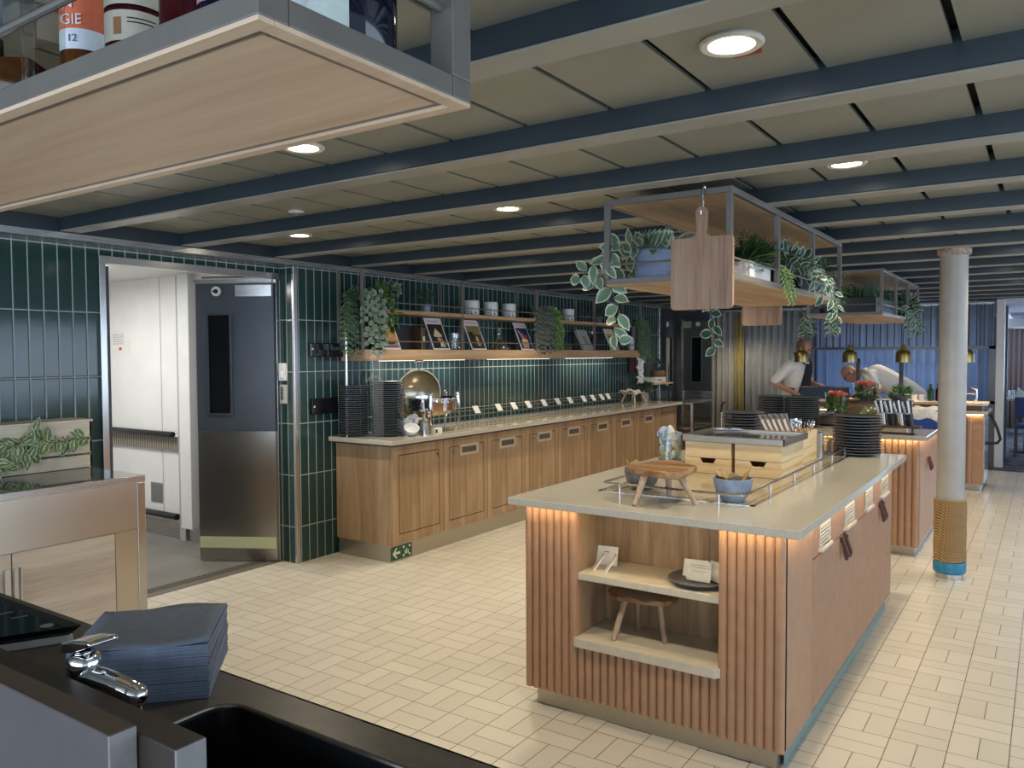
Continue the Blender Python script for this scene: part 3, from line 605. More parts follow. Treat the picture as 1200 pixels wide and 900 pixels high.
# ---- steel cabinet by the doorway
lc = thing('steel_cabinet', 'steel framed cabinet with pale oak doors beside the doorway', 'cabinet', (-4.37, 1.9, 0))
WARMST = steel('warm_brushed_steel', (.60,.565,.50), .30, 'y')
bw(M().box(-4.755,-3.998,.4,2.398,.885,.916), 'top', [plain('cabinet_glass_top', (.10,.12,.11), .05)], lc, bevel=.002)
bw(M().box(-3.998,-3.985,.4,2.40,.880,.918), 'top_edge', STEEL, lc, bevel=.003); bw(M().box(-4.05,-3.986,2.352,2.399,0,.879), 'corner_post', STEELZ, lc, bevel=.004)
bw(M().box(-4.75,-4.0,.4,2.35,.08,.885), 'body', WARMST, lc); bw(M().box(-4.0,-3.992,.4,2.352,.637,.880), 'drawer_front', WARMST, lc)
bw(M().box(-4.0,-3.992,2.233,2.352,.08,.632), 'side_stile', WARMST, lc)
for a, b in ((1.238,1.730),(1.737,2.228)):
    dd = bw(M().box(-4.0,-3.990,a,b,.08,.630), 'door', PALE, lc, bevel=.001); y = b-.034 if a < 1.3 else a+.004
    h = M().box(-3.990,-3.984,y,y+.030,.38,.560); h.box(-3.984,-3.972,y+.024 if a > 1.3 else y,y+.030 if a > 1.3 else y+.006,.38,.56); bw(h, 'handle', STEELZ, dd, lc)
pb = thing('planter_box', 'slatted pine planter box on the steel cabinet', 'planter', (-4.63, 1.9, .916))
m = M()
for z0, z1 in ((.918,.988),(1.000,1.072),(1.09,1.178)):
    m.box(-4.552,-4.535,1.3,2.414,z0,z1); m.box(-4.75,-4.535,2.398,2.414,z0,z1); m.box(-4.75,-4.735,1.3,2.414,z0,z1)
bw(m, 'slats', PALEPINE, pb, bevel=.002); bw(M().box(-4.755,-4.530,1.3,2.418,1.178,1.19), 'top_board', PALEPINE, pb, bevel=.002); bw(M().box(-4.735,-4.552,1.3,2.398,.918,.93), 'base_board', PINEY, pb)

# ================================================================ foreground bar counter
bc = thing('bar_counter', 'dark bar counter with a black sink in the left foreground', 'counter', (-1.5, .7, 0))
m = M(); cx, cy, hx, hy, rr = -.855, .692, .215, .080, .045
loop = []
for qx, qy, a0 in ((1,1,0),(-1,1,PI/2),(-1,-1,PI),(1,-1,1.5*PI)):
    for i in range(7):
        a = a0+PI/2*i/6; loop.append((cx+qx*(hx-rr)+rr*math.cos(a), cy+qy*(hy-rr)+rr*math.sin(a)))
X0, X1, Y0, Y1 = -1.25, -.592, .601, .850
def toedge(x, y):
    dx, dy = x-cx, y-cy; t = min(((X1 if dx > 0 else X0)-cx)/dx if abs(dx) > 1e-6 else 9, ((Y1 if dy > 0 else Y0)-cy)/dy if abs(dy) > 1e-6 else 9); return (cx+dx*t, cy+dy*t)
outl = [toedge(*p) for p in loop]; nL = len(loop)
crn = [(X1,Y1),(X0,Y1),(X0,Y0),(X1,Y0)]
for c in crn:      # snap the nearest outer point to each corner
    i = min(range(nL), key=lambda k: (outl[k][0]-c[0])**2+(outl[k][1]-c[1])**2); outl[i] = c
m.add([(x,y,1.0) for x,y in loop]+[(x,y,1.0) for x,y in outl], [(i, nL+i, nL+(i+1)%nL, (i+1)%nL) for i in range(nL)])
m.box(X0-2.2, X0, Y0, Y1, .97, 1.0); m.box(X0, X1, Y1-.004, Y1, .965, 1.0); m.box(X1-.004, X1, Y0, Y1, .965, 1.0)
bw(m, 'worktop', plain('dark_laminate', (.085,.075,.068), .30, 0, .12, 30), bc)
m = M(); dep = [(0,1.002),(-.002,1.003),(-.006,.998),(-.010,.86),(-.03,.84)]; vs = []
for i, (x, y) in enumerate(loop):
    dx, dy = x-cx, y-cy; l = math.hypot(dx,dy)
    for o, z in dep: vs.append((x+dx/l*(o+.004), y+dy/l*(o+.004), z))
k = len(dep); m.add(vs, [(i*k+j, ((i+1)%nL)*k+j, ((i+1)%nL)*k+j+1, i*k+j+1) for i in range(nL) for j in range(k-1)], True); b = len(m.v)-len(vs)
m.f.append([b+i*k+k-1 for i in range(nL)]); m.mi.append(0); m.sm.append(False)
snk = bw(m, 'sink', plain('black_sink', (.012,.012,.013), .22, .3), bc); bw(M().tube([(x+(x-cx)*.012,y+(y-cy)*.03,1.002) for x,y in loop]+[(loop[0][0]+(loop[0][0]-cx)*.012,loop[0][1]+(loop[0][1]-cy)*.03,1.002)], .0042, 8), 'rim', plain('dark_steel_rim', (.25,.23,.2), .22, .9), snk, bc); bw(M().tube([(-.85,.69,.842),(-.85,.69,.848)], .03, 20), 'drain', CHROME, snk, bc)
bw(M().box(-3.4,-.62,.815,.832,0,.968), 'front_panel', BLACK, bc); bw(M().box(-.64,-.62,.602,.8145,0,.964), 'end_panel', BLACK, bc)
LAMG = plain('grey_laminate', (.105,.093,.095), .45, 0, .05, 12); LAMB = plain('brown_laminate_edge', (.10,.072,.058), .4); LAMD = plain('dark_brown_edge', (.045,.033,.026), .35); CAPG = plain('grey_end_cap', (.28,.27,.26), .4)
def ledge(label, x1, y0, y1, z1, mats):
    t = thing('splash_board', label, 'board', (-1.6, (y0+y1)/2, 0)); m = M(); m.box(-3.4, x1-.004, y0, y1, 0, z1); o = bw(m, 'board', mats[0], t, bevel=.002)
    bw(M().box(-3.4, x1-.003, y0+.001, y1-.001, z1-.001, z1+.001), 'top_edge', mats[1], t); bw(M().box(x1-.004, x1, y0, y1, 0, z1), 'end_cap', CAPG, t, bevel=.001)
ledge('thick grey splash board nearest the camera at the left edge', -.953, .519, .555, 1.080, (LAMG, LAMB))
ledge('dark brown splash board in front of the chrome faucet', -.872, .557, .599, 1.069, (LAMD, LAMD))
# chrome faucet
fa = thing('faucet', 'small chrome bar faucet beside the napkin pile', 'faucet', (-1.225, .633, 1.0))
m = M(); m.lathe([(.029,0),(.029,.006),(.023,.012),(.022,.06),(.025,.068),(.025,.084),(.020,.092),(.012,.097)], n=24); m.tube([(.0,0,.055),(.04,0,.060),(.085,0,.062),(.135,.0,.060),(.150,0,.057)], [.022,.020,.018,.017,.010], 14); m.ball((.138,0,.060), .0175, 14, 10); m.tube([(.132,0,.056),(.134,0,.036)], .011, 12)
m.build('body', CHROME, fa)
m = M(); m.prism([(-.030,.092),(-.028,.108),(.010,.119),(.052,.126),(.058,.121),(.028,.108),(.0,.098)], 'y', -.023, .023); m.tube([(-.030,0,.098),(-.046,0,.08),(-.044,0,.06),(-.020,0,.046)], .006, 10); m.build('lever', CHROME, fa, bevel=.003, seg=3)
# pile of napkins
RZ = PI/4+.02; nx = random.Random(3); nk = None; HALF = .105
def napkin(wavy):
    m = M(); k = 9; vs = []; h = .0019
    for z in (0, h):
        for i in range(k):
            for j in range(k):
                a, b = -HALF+2*HALF*i/(k-1), -HALF+2*HALF*j/(k-1); w = (.004*math.sin(i*.9)*math.sin(j*.55+.4)+.003*(i/(k-1))**3) if wavy else 0
                vs.append((a, b, z+w))
    fs = []
    for i in range(k-1):
        for j in range(k-1): q = i*k+j; fs += [(q, q+1, q+k+1, q+k), (k*k+q, k*k+q+k, k*k+q+k+1, k*k+q+1)]
    ed = [i*k for i in range(k)]+[(k-1)*k+j for j in range(1,k)]+[i*k+k-1 for i in range(k-2,-1,-1)]+[j for j in range(k-2,0,-1)]
    for i in range(len(ed)): a, b = ed[i], ed[(i+1)%len(ed)]; fs.append((a, b, k*k+b, k*k+a))
    m.add(vs, fs, wavy); return m.mesh('napkin', NAPK)
NAPK = plain('slate_blue_napkin', (.135,.165,.22), .85, 0, .06, 70)
flat = napkin(False); top_ = napkin(True)
for i in range(41):
    o = bpy.data.objects.new('napkin', top_ if i == 40 else flat); COL.objects.link(o); o.location = (-1.258+nx.uniform(-.0012,.0012)-.008*i/40, .766+nx.uniform(-.0012,.0012)+.006*i/40, 1.0005+i*.0021); o.rotation_euler = (0,0,RZ+nx.uniform(-.012,.012))
    tag(o, 'topmost rippled slate blue napkin of the pile by the faucet' if i == 40 else 'slate blue paper napkin inside the pile behind the faucet', 'napkin', 'pile of slate blue napkins')
# black slanted tray on the counter
bt = thing('serving_tray', 'black shallow tray on a pale base at the left end of the bar counter', 'tray', (-1.75, .70, 1.0))
P4 = [(-1.53,.785),(-2.05,.785),(-2.12,.612),(-1.62,.612)]
m = M(); m.prism([(a[0]-.02, a[1]-.006) for a in P4], 'z', 1.0005, 1.014); bw(m, 'base', PAPER, bt)
q = M(); vs = [(x,y,1.014) for x,y in [(a[0]-.025,a[1]-.01) for a in P4]]+[(x,y,1.034) for x,y in P4]+[(x+(-.02 if i in (0,3) else .02), y+(-.012 if i<2 else .012), 1.028) for i,(x,y) in enumerate(P4)]
q.add(vs, [(3,2,1,0)]+[(i,(i+1)%4,4+(i+1)%4,4+i) for i in range(4)]+[(4+i,4+(i+1)%4,8+(i+1)%4,8+i) for i in range(4)]+[(8,9,10,11)])
bw(q, 'dish', BLACKG, bt); TM = plain('tray_marks', (.22,.24,.20), .3)
for i in range(4): bw(M().obox((-1.70-.05*i,.75-.004*i,1.0285), (.0012,0,0), (.004,.014,0), (0,0,.0006)), 'mark', TM, bt)
bw(M().lathe([(.012,0),(.012,.001)], (-1.60,.755,1.028), 16), 'badge', TM, bt)
# ---- bottles on the overhead shelf
def bottle(label, x, y, r, h, glass, liquid, bands, rz=0, square=False):
    t = thing('bottle', label, 'bottle', (x, y, 1.8845), rz, 'bottles on the overhead shelf'); m = M(); n = 32
    prof = [(r*.86,0),(r,.012),(r,h*.62),(r*.86,h*.70),(r*.42,h*.78),(r*.36,h*.80),(r*.36,h*.97)]
    if square:
        m.prism([(-r,-r*.6),(-r*.8,-r*.8),(r*.8,-r*.8),(r,-r*.6),(r,r*.6),(r*.8,r*.8),(-r*.8,r*.8),(-r,r*.6)], 'z', 0, h*.62); m.lathe([(r*.9,h*.62),(r*.4,h*.72),(r*.34,h*.95)], n=n)
    else: m.lathe(prof, n=n)
    m.build('glass', glass, t, bevel=.003 if square else 0)
    M().lathe([(r*.38,h*.93),(r*.40,h),(r*.2,h+.002)], n=20).build('cap', BLACK, t)
    for z0, z1, mat, a0, a1 in bands:
        if square: M().box(-r*.78, r*.78, -r*.815, -r*.802, z0, z1).build('label', mat, t)
        else: M().lathe([(r+.0008,z0),(r+.0008,z1)], n=40, cap=False, a0=a0, a1=a1).build('label', mat, t)
    return t
AMB = plain('amber_whisky_glass', (.10,.035,.008), .06, 0, .2, 20); DKR = plain('dark_red_glass', (.05,.006,.008), .06); DKB = plain('dark_navy_glass', (.006,.008,.02), .06); CLR = glassm('bottle_glass', (.86,.88,.85), 0, .12); GRN = plain('green_glass', (.01,.06,.02), .06)
LB = {k: plain('label_'+k, c, .6, 0, .04, 50) for k, c in dict(orange=(.72,.16,.07), white=(.74,.78,.84), cream=(.66,.60,.48), pink=(.50,.20,.32), mint=(.60,.68,.62), sky=(.42,.55,.75), black=(.015,.017,.022)).items()}
F0, F1 = -PI*.98, PI*.10
t = bottle('clear square whisky bottle at the left frame edge of the overhead shelf', -1.225, .562, .055, .30, CLR, None, [(.105,.13,LB['black'],0,0),(.137,.26,LB['sky'],0,0)], -.9, True)
M().box(-.048,.048,-.036,.036,.006,.075).build('whisky', AMB, t)
M().box(-.03,.03,-.0455,-.0445,.14,.165).build('label_mark', LB['pink'], t); M().box(-.03,.03,-.0455,-.0445,.130,.137).build('label_mark', LB['cream'], t)
t = bottle('amber bottle with orange and white label on the overhead shelf', -1.388, .742, .037, .32, AMB, None, [(.181,.215,LB['white'],-PI*.9,PI*.2),(.215,.31,LB['orange'],-PI*.9,PI*.2)], 0)
for body, z, sz, da, mt in (('N', .256, .030, -.66, PAPER), ('GIE', .2285, .029, -.52, PAPER), ('12', .198, .020, -.50, plain('label_ink', (.12,.14,.2), .6))):
    a = math.atan2(-.742, 1.388)+da; r = .0392
    fw_ = Vector((math.cos(a), math.sin(a), 0)); rt = Vector((-math.sin(a), math.cos(a), 0)); mt4 = Matrix(((rt.x,0,fw_.x,fw_.x*r),(rt.y,0,fw_.y,fw_.y*r),(0,1,0,z),(0,0,0,1)))
    text(body, sz*.85, mt, 'lettering', t, mt4)
t = bottle('dark bottle with two cream labels on the overhead shelf', -1.205, .725, .043, .31, DKR, None, [(.147,.193,LB['cream'],-PI*.9,PI*.3),(.202,.27,LB['cream'],-PI*.9,PI*.3)], 0)
a = math.atan2(-.725,1.205)-.75; M().lathe([(.0442,.156),(.0442,.182)], n=8, cap=False, a0=a, a1=a+.3).build('label_mark', plain('label_ochre', (.35,.16,.06), .6), t)
for z_ in (.174,.180): M().lathe([(.0442,z_),(.0442,z_+.002)], n=12, cap=False, a0=a+.5, a1=a+1.5).build('label_mark', LB['black'], t)
bottle('plain dark red bottle without a label on the overhead shelf', -1.075, .725, .036, .30, DKR, None, [])
bottle('bottle with a pink label near the near corner of the overhead shelf', -1.0, .74, .037, .31, DKB, None, [(.165,.28,LB['pink'],-PI*.95,PI*.3)])
bottle('slim green bottle with white label behind the big navy bottle', -.835, .738, .030, .31, GRN, None, [(.10,.26,LB['white'],-PI*.9,PI*.2)])
t = bottle('big navy bottle with pale green label at the right end of the overhead shelf', -.708, .705, .054, .30, DKB, None, [(.012,.20,LB['mint'],-PI*1.2,-PI*.27)])
a = -.95-.0; fw_ = Vector((math.cos(a), math.sin(a), 0)); rt = Vector((-math.sin(a), math.cos(a), 0)); mt4 = Matrix(((rt.x,0,fw_.x,fw_.x*.0555),(rt.y,0,fw_.y,fw_.y*.0555),(0,1,0,.085),(0,0,0,1)))
text('N', .022, LB['black'], 'lettering', t, mt4)

# ================================================================ things on the near island
def lathe_mesh(name, prof, mat, n=48, rim=()):
    m = M(); m.lathe(prof, n=n)
    for i in range(n*(len(prof)-1)): m.mi[i] = 1 if i % (len(prof)-1) in rim else 0
    me = m.mesh(name, mat); me.set_sharp_from_angle(angle=math.radians(40)); return me
def plate_mesh(R): return lathe_mesh('plate', [(R*.55,0),(R*.56,.003),(R*.90,.010),(R*.985,.0145),(R,.0165),(R,.0185),(R*.975,.0185),(R*.86,.013),(R*.50,.007),(0.0001,.0065)], [PLATE, PLATER], rim=(4,5))
def stack(x, y, z, R, n, pitch, lab_top, lab, group, lean=(0,0)):
    me = plate_mesh(R); rr = random.Random(int(abs(x*1000)))
    for i in range(n):
        o = bpy.data.objects.new('plate', me); COL.objects.link(o); o.location = (x+lean[0]*i+rr.uniform(-.0015,.0015), y+lean[1]*i+rr.uniform(-.0015,.0015), z+i*pitch); o.rotation_euler = (0,0,rr.uniform(0,6))
        tag(o, lab_top if i == n-1 else lab, 'plate', group)
stack(-1.654, 5.15, .9255, .135, 13, .0185, 'topmost dark plate of the stack behind the pine crates', 'dark plate in the stack behind the pine crates on the near island', 'plate stack behind the crates')
stack(-.968, 5.19, .9255, .138, 14, .0172, 'topmost dark plate of the stack at the far right corner of the near island', 'dark plate in the stack at the far right corner of the near island', 'plate stack at the island corner')
def slab_stool(name, label, loc, poly, z0, z1, legs, mat_top, rz=0, cat='stool', rad=(.016,.011)):
    t = thing(name, label, cat, loc, rz); M().prism(poly, 'z', z0, z1).build('top', mat_top, t, bevel=.006, seg=3)
    for (fx, fy), (tx, ty) in legs: M().tube([(fx,fy,0),(tx,ty,z0+.004)], [rad[1], rad[0]], 12).build('leg', ACACIAZ, t)
    return t
slab_stool('serving_stool', 'small three legged acacia stool standing on the near island', (-1.34, 3.13, .9255), [(-.165,.0),(-.150,-.055),(-.085,-.10),(.07,-.145),(.115,-.13),(.125,-.09),(.105,.10),(.07,.13),(-.04,.215),(-.075,.215)], .118, .147, [((-.062,-.165),(-.055,-.075)),((.145,-.01),(.075,-.025)),((-.03,.118),(-.035,.12))], ACACIA)
def parchment(t, R, z, seed, n=5, mat=None):
    r = random.Random(seed); m = M()
    for i in range(n):
        a = 2*PI*i/n+r.uniform(-.4,.4); p = Vector((R*.45*math.cos(a), R*.45*math.sin(a), z-.03)); q = Vector((R*1.12*math.cos(a), R*1.12*math.sin(a), z+r.uniform(.0,.028))); sd = Vector((-math.sin(a), math.cos(a), 0))*R*.6
        m.add([p-sd*.6, p+sd*.6, q*.6+p*.4+sd+Vector((0,0,.012)), q*.6+p*.4-sd*.8, q+sd*.5, q-sd*.3+Vector((0,0,.014)), (p+q)/2+Vector((0,0,.01))], [(0,1,6),(1,2,6),(2,3,6),(3,0,6),(3,2,4,5)])
    o = m.build('parchment', mat or PARCH, t); s = o.modifiers.new('thickness', 'SOLIDIFY'); s.thickness = .0015; return o
PARCH = plain('baking_parchment', (.46,.30,.14), .7, 0, .15, 30)
for (x, y, l, s) in ((-1.55, 3.36, 'grey stoneware bowl with parchment behind the acacia stool', 1), (-1.10, 3.29, 'blue grey stoneware bowl with parchment at the front right of the cooling well', 2)):
    t = thing('bowl', l, 'bowl', (x, y, .927), group='stoneware bowls with parchment'); R = .080
    M().lathe([(R*.55,0),(R*.60,.004),(R*.88,.035),(R,.075),(R,.098),(R*.93,.098),(R*.90,.075),(R*.75,.035),(.001,.018)], n=40).build('body', GREYSTONE if s == 1 else BLUEGREY, t)
    parchment(t, R*.80, .10, s)
    M().ball((.02,.01,.075), (.045,.04,.03), 12, 8).build('bread', plain('rye_crackers', (.30,.17,.07), .8, 0, .3, 60) if s == 1 else bpy.data.materials['rye_crackers'], t)
def crate(x0, x1, y0, y1, z0, z1, label, handle):
    t = thing('crate', label, 'crate', ((x0+x1)/2, (y0+y1)/2, z0), group='pine crates on the cooling well'); hx, hy, h, th = (x1-x0)/2, (y1-y0)/2, z1-z0, .014
    m, mb = M(), M()
    if handle:
        w, d = hx*.36, .026; m.prism([(-hx,0),(hx,0),(hx,h),(w,h),(w-.014,h-d),(-w+.014,h-d),(-w,h),(-hx,h)], 'y', -hy, -hy+th)
        mb.prism([(-hx,0),(hx,0),(hx,h),(w,h),(w-.014,h-d),(-w+.014,h-d),(-w,h),(-hx,h)], 'y', hy-th, hy)
    else: m.box(-hx,hx,-hy,-hy+th,0,h); mb.box(-hx,hx,hy-th,hy,0,h)
    m.build('front_board', PINE, t, bevel=.0015); mb.build('back_board', PINE, t, bevel=.0015)
    for q0 in (-hx, hx-th): M().box(q0,q0+th,-hy+th,hy-th,0,h).build('side_board', PINEY, t, bevel=.0015)
    M().box(-hx+th,hx-th,-hy+th,hy-th,.002,.012).build('base', PINEY, t)
crate(-1.582,-1.337,3.967,4.385,.927,1.006,'lower left pine crate with a handle cutout, under the steel tray',True)
crate(-1.582,-1.337,3.967,4.385,1.0075,1.09,'upper left pine crate directly under the steel tray',False)
crate(-1.318,-1.083,3.967,4.385,.927,1.006,'lower right pine crate with a handle cutout, under the steel tray',True)
crate(-1.318,-1.083,3.967,4.385,1.0075,1.09,'upper right pine crate directly under the steel tray',False)
crate(-1.36,-1.125,4.45,4.86,.927,1.012,'lower pine crate of the pair holding the cutlery, behind the tray',False)
crate(-1.36,-1.125,4.45,4.86,1.0135,1.10,'upper pine crate holding the wrapped cutlery, behind the tray',False)
t = thing('steel_tray', 'shallow steel tray laid across the four front pine crates', 'tray', (-1.333, 4.178, 1.0905))
m = M(); a, b, h = .268, .225, .034
for q in ((-a,a,-b,-b+.012),(-a,a,b-.012,b),(-a,-a+.012,-b,b),(a-.012,a,-b,b)): m.box(*q, 0, h)
m.build('rim', plain('dull_tray_rim', (.34,.30,.24), .32, .9, .03, 8), t, bevel=.003); M().box(-a+.012,a-.012,-b+.012,b-.012,.0,.020).build('pan', plain('tray_inside', (.10,.09,.08), .12, .8), t)
def packet(m, r, s): # crumpled little bag
    c = Vector((0,0,0)); n = 7; vs = []
    for i in range(4):
        for j in range(n):
            q = 2*PI*j/n; k = (.35,.95,1.0,.3)[i]*s; vs.append((k*math.cos(q)*r.uniform(.7,1.25), k*.6*math.sin(q)*r.uniform(.7,1.25), (i-1.5)*s*.7+r.uniform(-.2,.2)*s))
    m.add(vs, [(i*n+j, i*n+(j+1)%n, (i+1)*n+(j+1)%n, (i+1)*n+j) for i in range(3) for j in range(n)]+[tuple(range(n))[::-1], tuple(range(3*n,4*n))])
PK = [plain('packet_'+k, c, .45, 0, .12, 45) for k, c in (('white',(.72,.73,.72)),('blue',(.38,.47,.66)),('olive',(.45,.44,.22)),('grey',(.42,.42,.40)))]
t = thing('jar', 'big clear glass jar full of crumpled packets beside the left crates', 'jar', (-1.83, 4.35, .9255))
M().lathe([(.066,0),(.070,.004),(.070,.165),(.067,.165),(.067,.008),(.001,.007)], n=36).build('glass', JARG, t)
pr = random.Random(5); pk = []
for k in range(4): m = M(); packet(m, pr, .028); pk.append([m.mesh('packet', q) for q in PK])
for i in range(26):
    ring = i % 6; a = ring*1.05+i*.35; rr = .036 if ring else 0.; z = .035+.032*(i//6)+pr.uniform(0,.006)
    o = bpy.data.objects.new('snack_packet', pk[i%4][(0,0,3,2,0,1)[i%6] if i < 20 else (1 if i % 2 else 0)]); COL.objects.link(o); o.location = (-1.83+rr*math.cos(a), 4.35+rr*math.sin(a), .9255+z); o.rotation_euler = (pr.uniform(-.7,.7), pr.uniform(-.7,.7), pr.uniform(0,6)); o.scale = (1.5,1.5,1.2) if z > .12 else (1.1,1.1,1.1)
    tag(o, 'crumpled packet heaped over the rim of the glass jar' if z > .15 else 'crumpled packet pressed inside the glass jar', 'packet', 'packets over the jar rim' if z > .15 else 'packets inside the jar')
for i, (x, y, rz, k, lb) in enumerate(((-1.70,4.40,.3,1,'blue white packet standing just right of the glass jar'),(-1.67,4.47,1.2,0,'white packet behind the blue packet right of the glass jar'),(-1.50,4.28,.1,1,'flat pale blue packet lying on the back of the steel tray'),(-1.43,4.31,.5,1,'second pale blue packet lying on the steel tray, farther right'))):
    o = bpy.data.objects.new('snack_packet', pk[i][k]); COL.objects.link(o); o.location = (x, y, .955 if i < 2 else 1.128); o.rotation_euler = (0 if i < 2 else 1.5, 0, rz); o.scale = (1.1,1.1,2.2) if i < 2 else (1.5,.5,1.3)
    tag(o, lb, 'packet')
# cutlery
def napkin_roll(loc, rot, label, mat_):
    t = thing('cutlery_roll', label, 'cutlery', loc, group='paper wrapped cutlery in the pine crate'); t.rotation_euler = rot
    M().box(-.0065,.0065,-.004,.004,0,.155).build('sleeve', mat_, t); M().tube([(0,0,.15),(0,.001,.185)], [.006,.008], 6).build('handle', STEELZ, t)
KRAFT = plain('brown_sleeve', (.26,.17,.11), .7)
for i in range(10): napkin_roll((-1.300+.0135*i, 4.60+.010*(i%2), 1.03), (-.05, -.50+.016*i, 0), ('white' if i%2 == 0 else 'brown')+' paper cutlery sleeve leaning left in the pine crate, %s from the left' % ORD[i], PAPER if i%2 == 0 else KRAFT)
def utensil(loc, rot, label, group, mat=None, kind=0):
    t = thing('spoon' if kind else 'fork', label, 'cutlery', loc, group=group); t.rotation_euler = rot
    M().box(-.005,.005,-.0015,.0015,0,.14).build('handle', mat or CHROME, t); m = M()
    if kind: m.ball((0,0,.16), (.017,.005,.026), 10, 6)
    else:
        m.box(-.010,.010,-.0015,.0015,.14,.158)
        for k in range(4): m.box(-.010+k*.0055,-.0065+k*.0055,-.001,.001,.158,.19)
    m.build('bowl' if kind else 'tines', mat or CHROME, t)
ur = random.Random(9)
for i in range(12): utensil((-1.20+.013*(i%4)+.004, 4.64+.035*(i//4), .985), (ur.uniform(-.25,.25), ur.uniform(-.3,.3), ur.uniform(0,3)), 'steel %s standing in the pine crate right of the wrapped cutlery' % ('spoon' if i % 2 else 'fork'), 'steel spoons in the crate' if i % 2 else 'steel forks in the crate', None, i % 2)
t = thing('steel_cup', 'steel cup at the right end of the cutlery crate', 'cup', (-1.135, 4.93, .9255)); M().lathe([(.028,0),(.033,.15),(.031,.15),(.027,.006),(.001,.005)], n=24).build('body', bpy.data.materials['dull_tray_rim'], t)
t = thing('wood_riser', 'small oak board on short legs beside the corner plate stack', 'riser', (-1.19, 5.12, .9255)); M().box(-.10,.075,-.13,.13,.075,.092).build('board', PINE, t, bevel=.003)
for sx in (-.08,.055):
    for sy in (-.11,.11): M().box(sx-.012,sx+.012,sy-.012,sy+.012,0,.075).build('leg', STEELZ, t)
# niche
t = slab_stool('serving_stool', 'small acacia stool with a scalloped seat in the lower niche', (-1.43, 3.08, .3505), [(-.15,.0),(-.155,.05),(-.12,.085),(-.05,.085),(.06,.095),(.12,.085),(.155,.05),(.150,-.01),(.115,-.05),(.05,-.06),(-.02,-.055),(-.08,-.06),(-.12,-.035)], .150, .172, [((-.075,-.115),(-.055,-.03)),((.125,-.045),(.095,-.02)),((-.03,.07),(-.03,.06))], ACACIA, .1)
o = M().obox((0,0,0), (.085,0,0), (0,.065,0), (0,0,.0008)).build('paper_sheet', plain('kraft_tracing_paper', (.40,.30,.23), .6)); o.location = (-1.42, 3.075, .5245); o.rotation_euler = (0,0,-.35); tag(o, 'brown paper sheet lying on the scalloped niche stool', 'paper')
def tent(label, loc, rz, w=.085, h=.062):
    t = thing('card_stand', label, 'card', loc, rz, 'white cards on the left of the niche shelf'); m = M()
    m.obox((0,.012,h/2), (w/2,0,0), (0,.0006,0), (0,-.012,h/2)).build('card', PAPER, t) if False else M().obox((0,.010,h/2), (w/2,0,0), (0,.0006,0), (0,.010,h/2)).build('card', PAPER, t)
    M().box(-w*.12,w*.12,.008,.0095,h*.70,h*.73).build('print', BLACK, t)
tent('white printed card standing against the niche wall on the upper shelf', (-1.60, 3.10, .6225), .12, .10, .078)
for i, (x, y, l) in enumerate(((-1.615,2.985,'slim card stand leaning at the left front of the niche shelf'),(-1.56,2.99,'slim card stand leaning just right of another on the niche shelf'))):
    o = M().prism([(0,0),(.006,0),(.050,.066),(.046,.069)], 'y', -.028, .028).build('card_stand', PAPER); o.location = (x, y+.02, .6225); o.rotation_euler = (0,0,.55); tag(o, l, 'card', 'slim card stands')
t = thing('plate', 'dark plate of white cards on the niche shelf', 'plate', (-1.155, 3.055, .6225)); M().lathe([(.07,0),(.075,.003),(.115,.012),(.128,.022),(.124,.025),(.11,.016),(.07,.009),(.001,.008)], n=44).build('body', plain('grey_slate_plate', (.10,.105,.115), .35, 0, .1, 30), t)
for i, (x, y, rx, rz, l) in enumerate(((-.035,.035,.55,.15,'white card at the back left of the plate in the niche'),(.04,.04,.55,-.45,'white card at the back right of the plate in the niche'),(-.015,.012,.5,.05,'white card in the middle of the plate in the niche'),(.06,.01,.5,-.6,'white card tilted at the right rim of the plate in the niche'),(.0,-.02,.42,-.05,'front white printed card on the plate in the niche'))):
    m = M().box(-.05,.05,-.0008,.0008,0,.072 if i < 4 else .05); m.m = 1; m.box(-.035,.03,-.0014,-.0009,.040 if i == 4 else .055,.042 if i == 4 else .057); m.box(-.035,.02,-.0014,-.0009,.033 if i == 4 else .048,.0345 if i == 4 else .0495)
    o = m.build('card', [PAPER, plain('card_print', (.35,.35,.35), .6) if i == 0 else bpy.data.materials['card_print']]); o.location = (-1.155+x, 3.055+y, .635); o.rotation_euler = (-rx, 0, rz); tag(o, l, 'card')

# ================================================================ boards, plants
def hanging_board(label, x0, x1, y, zb, zs, zt):
    t = thing('cutting_board', label, 'cutting board', ((x0+x1)/2, y, zb), group=None); hw = (x1-x0)/2; h = zs-zb; H = zt-zb; r = .018; p = []
    def arc(cx, cz, rad, a0, a1, n=6): return [(cx+rad*math.cos(a0+(a1-a0)*i/n), cz+rad*math.sin(a0+(a1-a0)*i/n)) for i in range(n+1)]
    p += arc(hw-r, r, r, -PI/2, 0); p += arc(hw-r, h-r, r, 0, PI/2); p += arc(.050, h+.028, .028, -PI/2, -PI)
    p += arc(.0, H-.026, .026, 0, PI, 10); p += arc(-.050, h+.028, .028, 0, -PI/2); p += arc(-hw+r, h-r, r, PI/2, PI); p += arc(-hw+r, r, r, PI, 1.5*PI)
    M().prism(p, 'y', -.010, .010).build('board', BEECH, t, bevel=.003, seg=3)
    M().tube([(0,-.0106,H-.030),(0,.0106,H-.030)], .008, 16).build('hang_hole', BLACK, t)
    k = thing('hook', 'metal hook holding the '+label.replace('hanging ', '').replace('cutting', 'wooden'), 'hook', ((x0+x1)/2, y, zb+H-.032))
    z1 = 2.262-(zb+H-.032)
    M().tube([(0,-.014,.012),(0,-.012,-.002),(0,0,-.006),(0,.013,.0),(.0,.014,.03),(.0,.006,z1-.025),(.0,.010,z1-.005),(.0,.02,z1),(.0,.032,z1-.006),(.0,.036,z1-.03)], .0045, 8).build('wire', STEELZ, k)
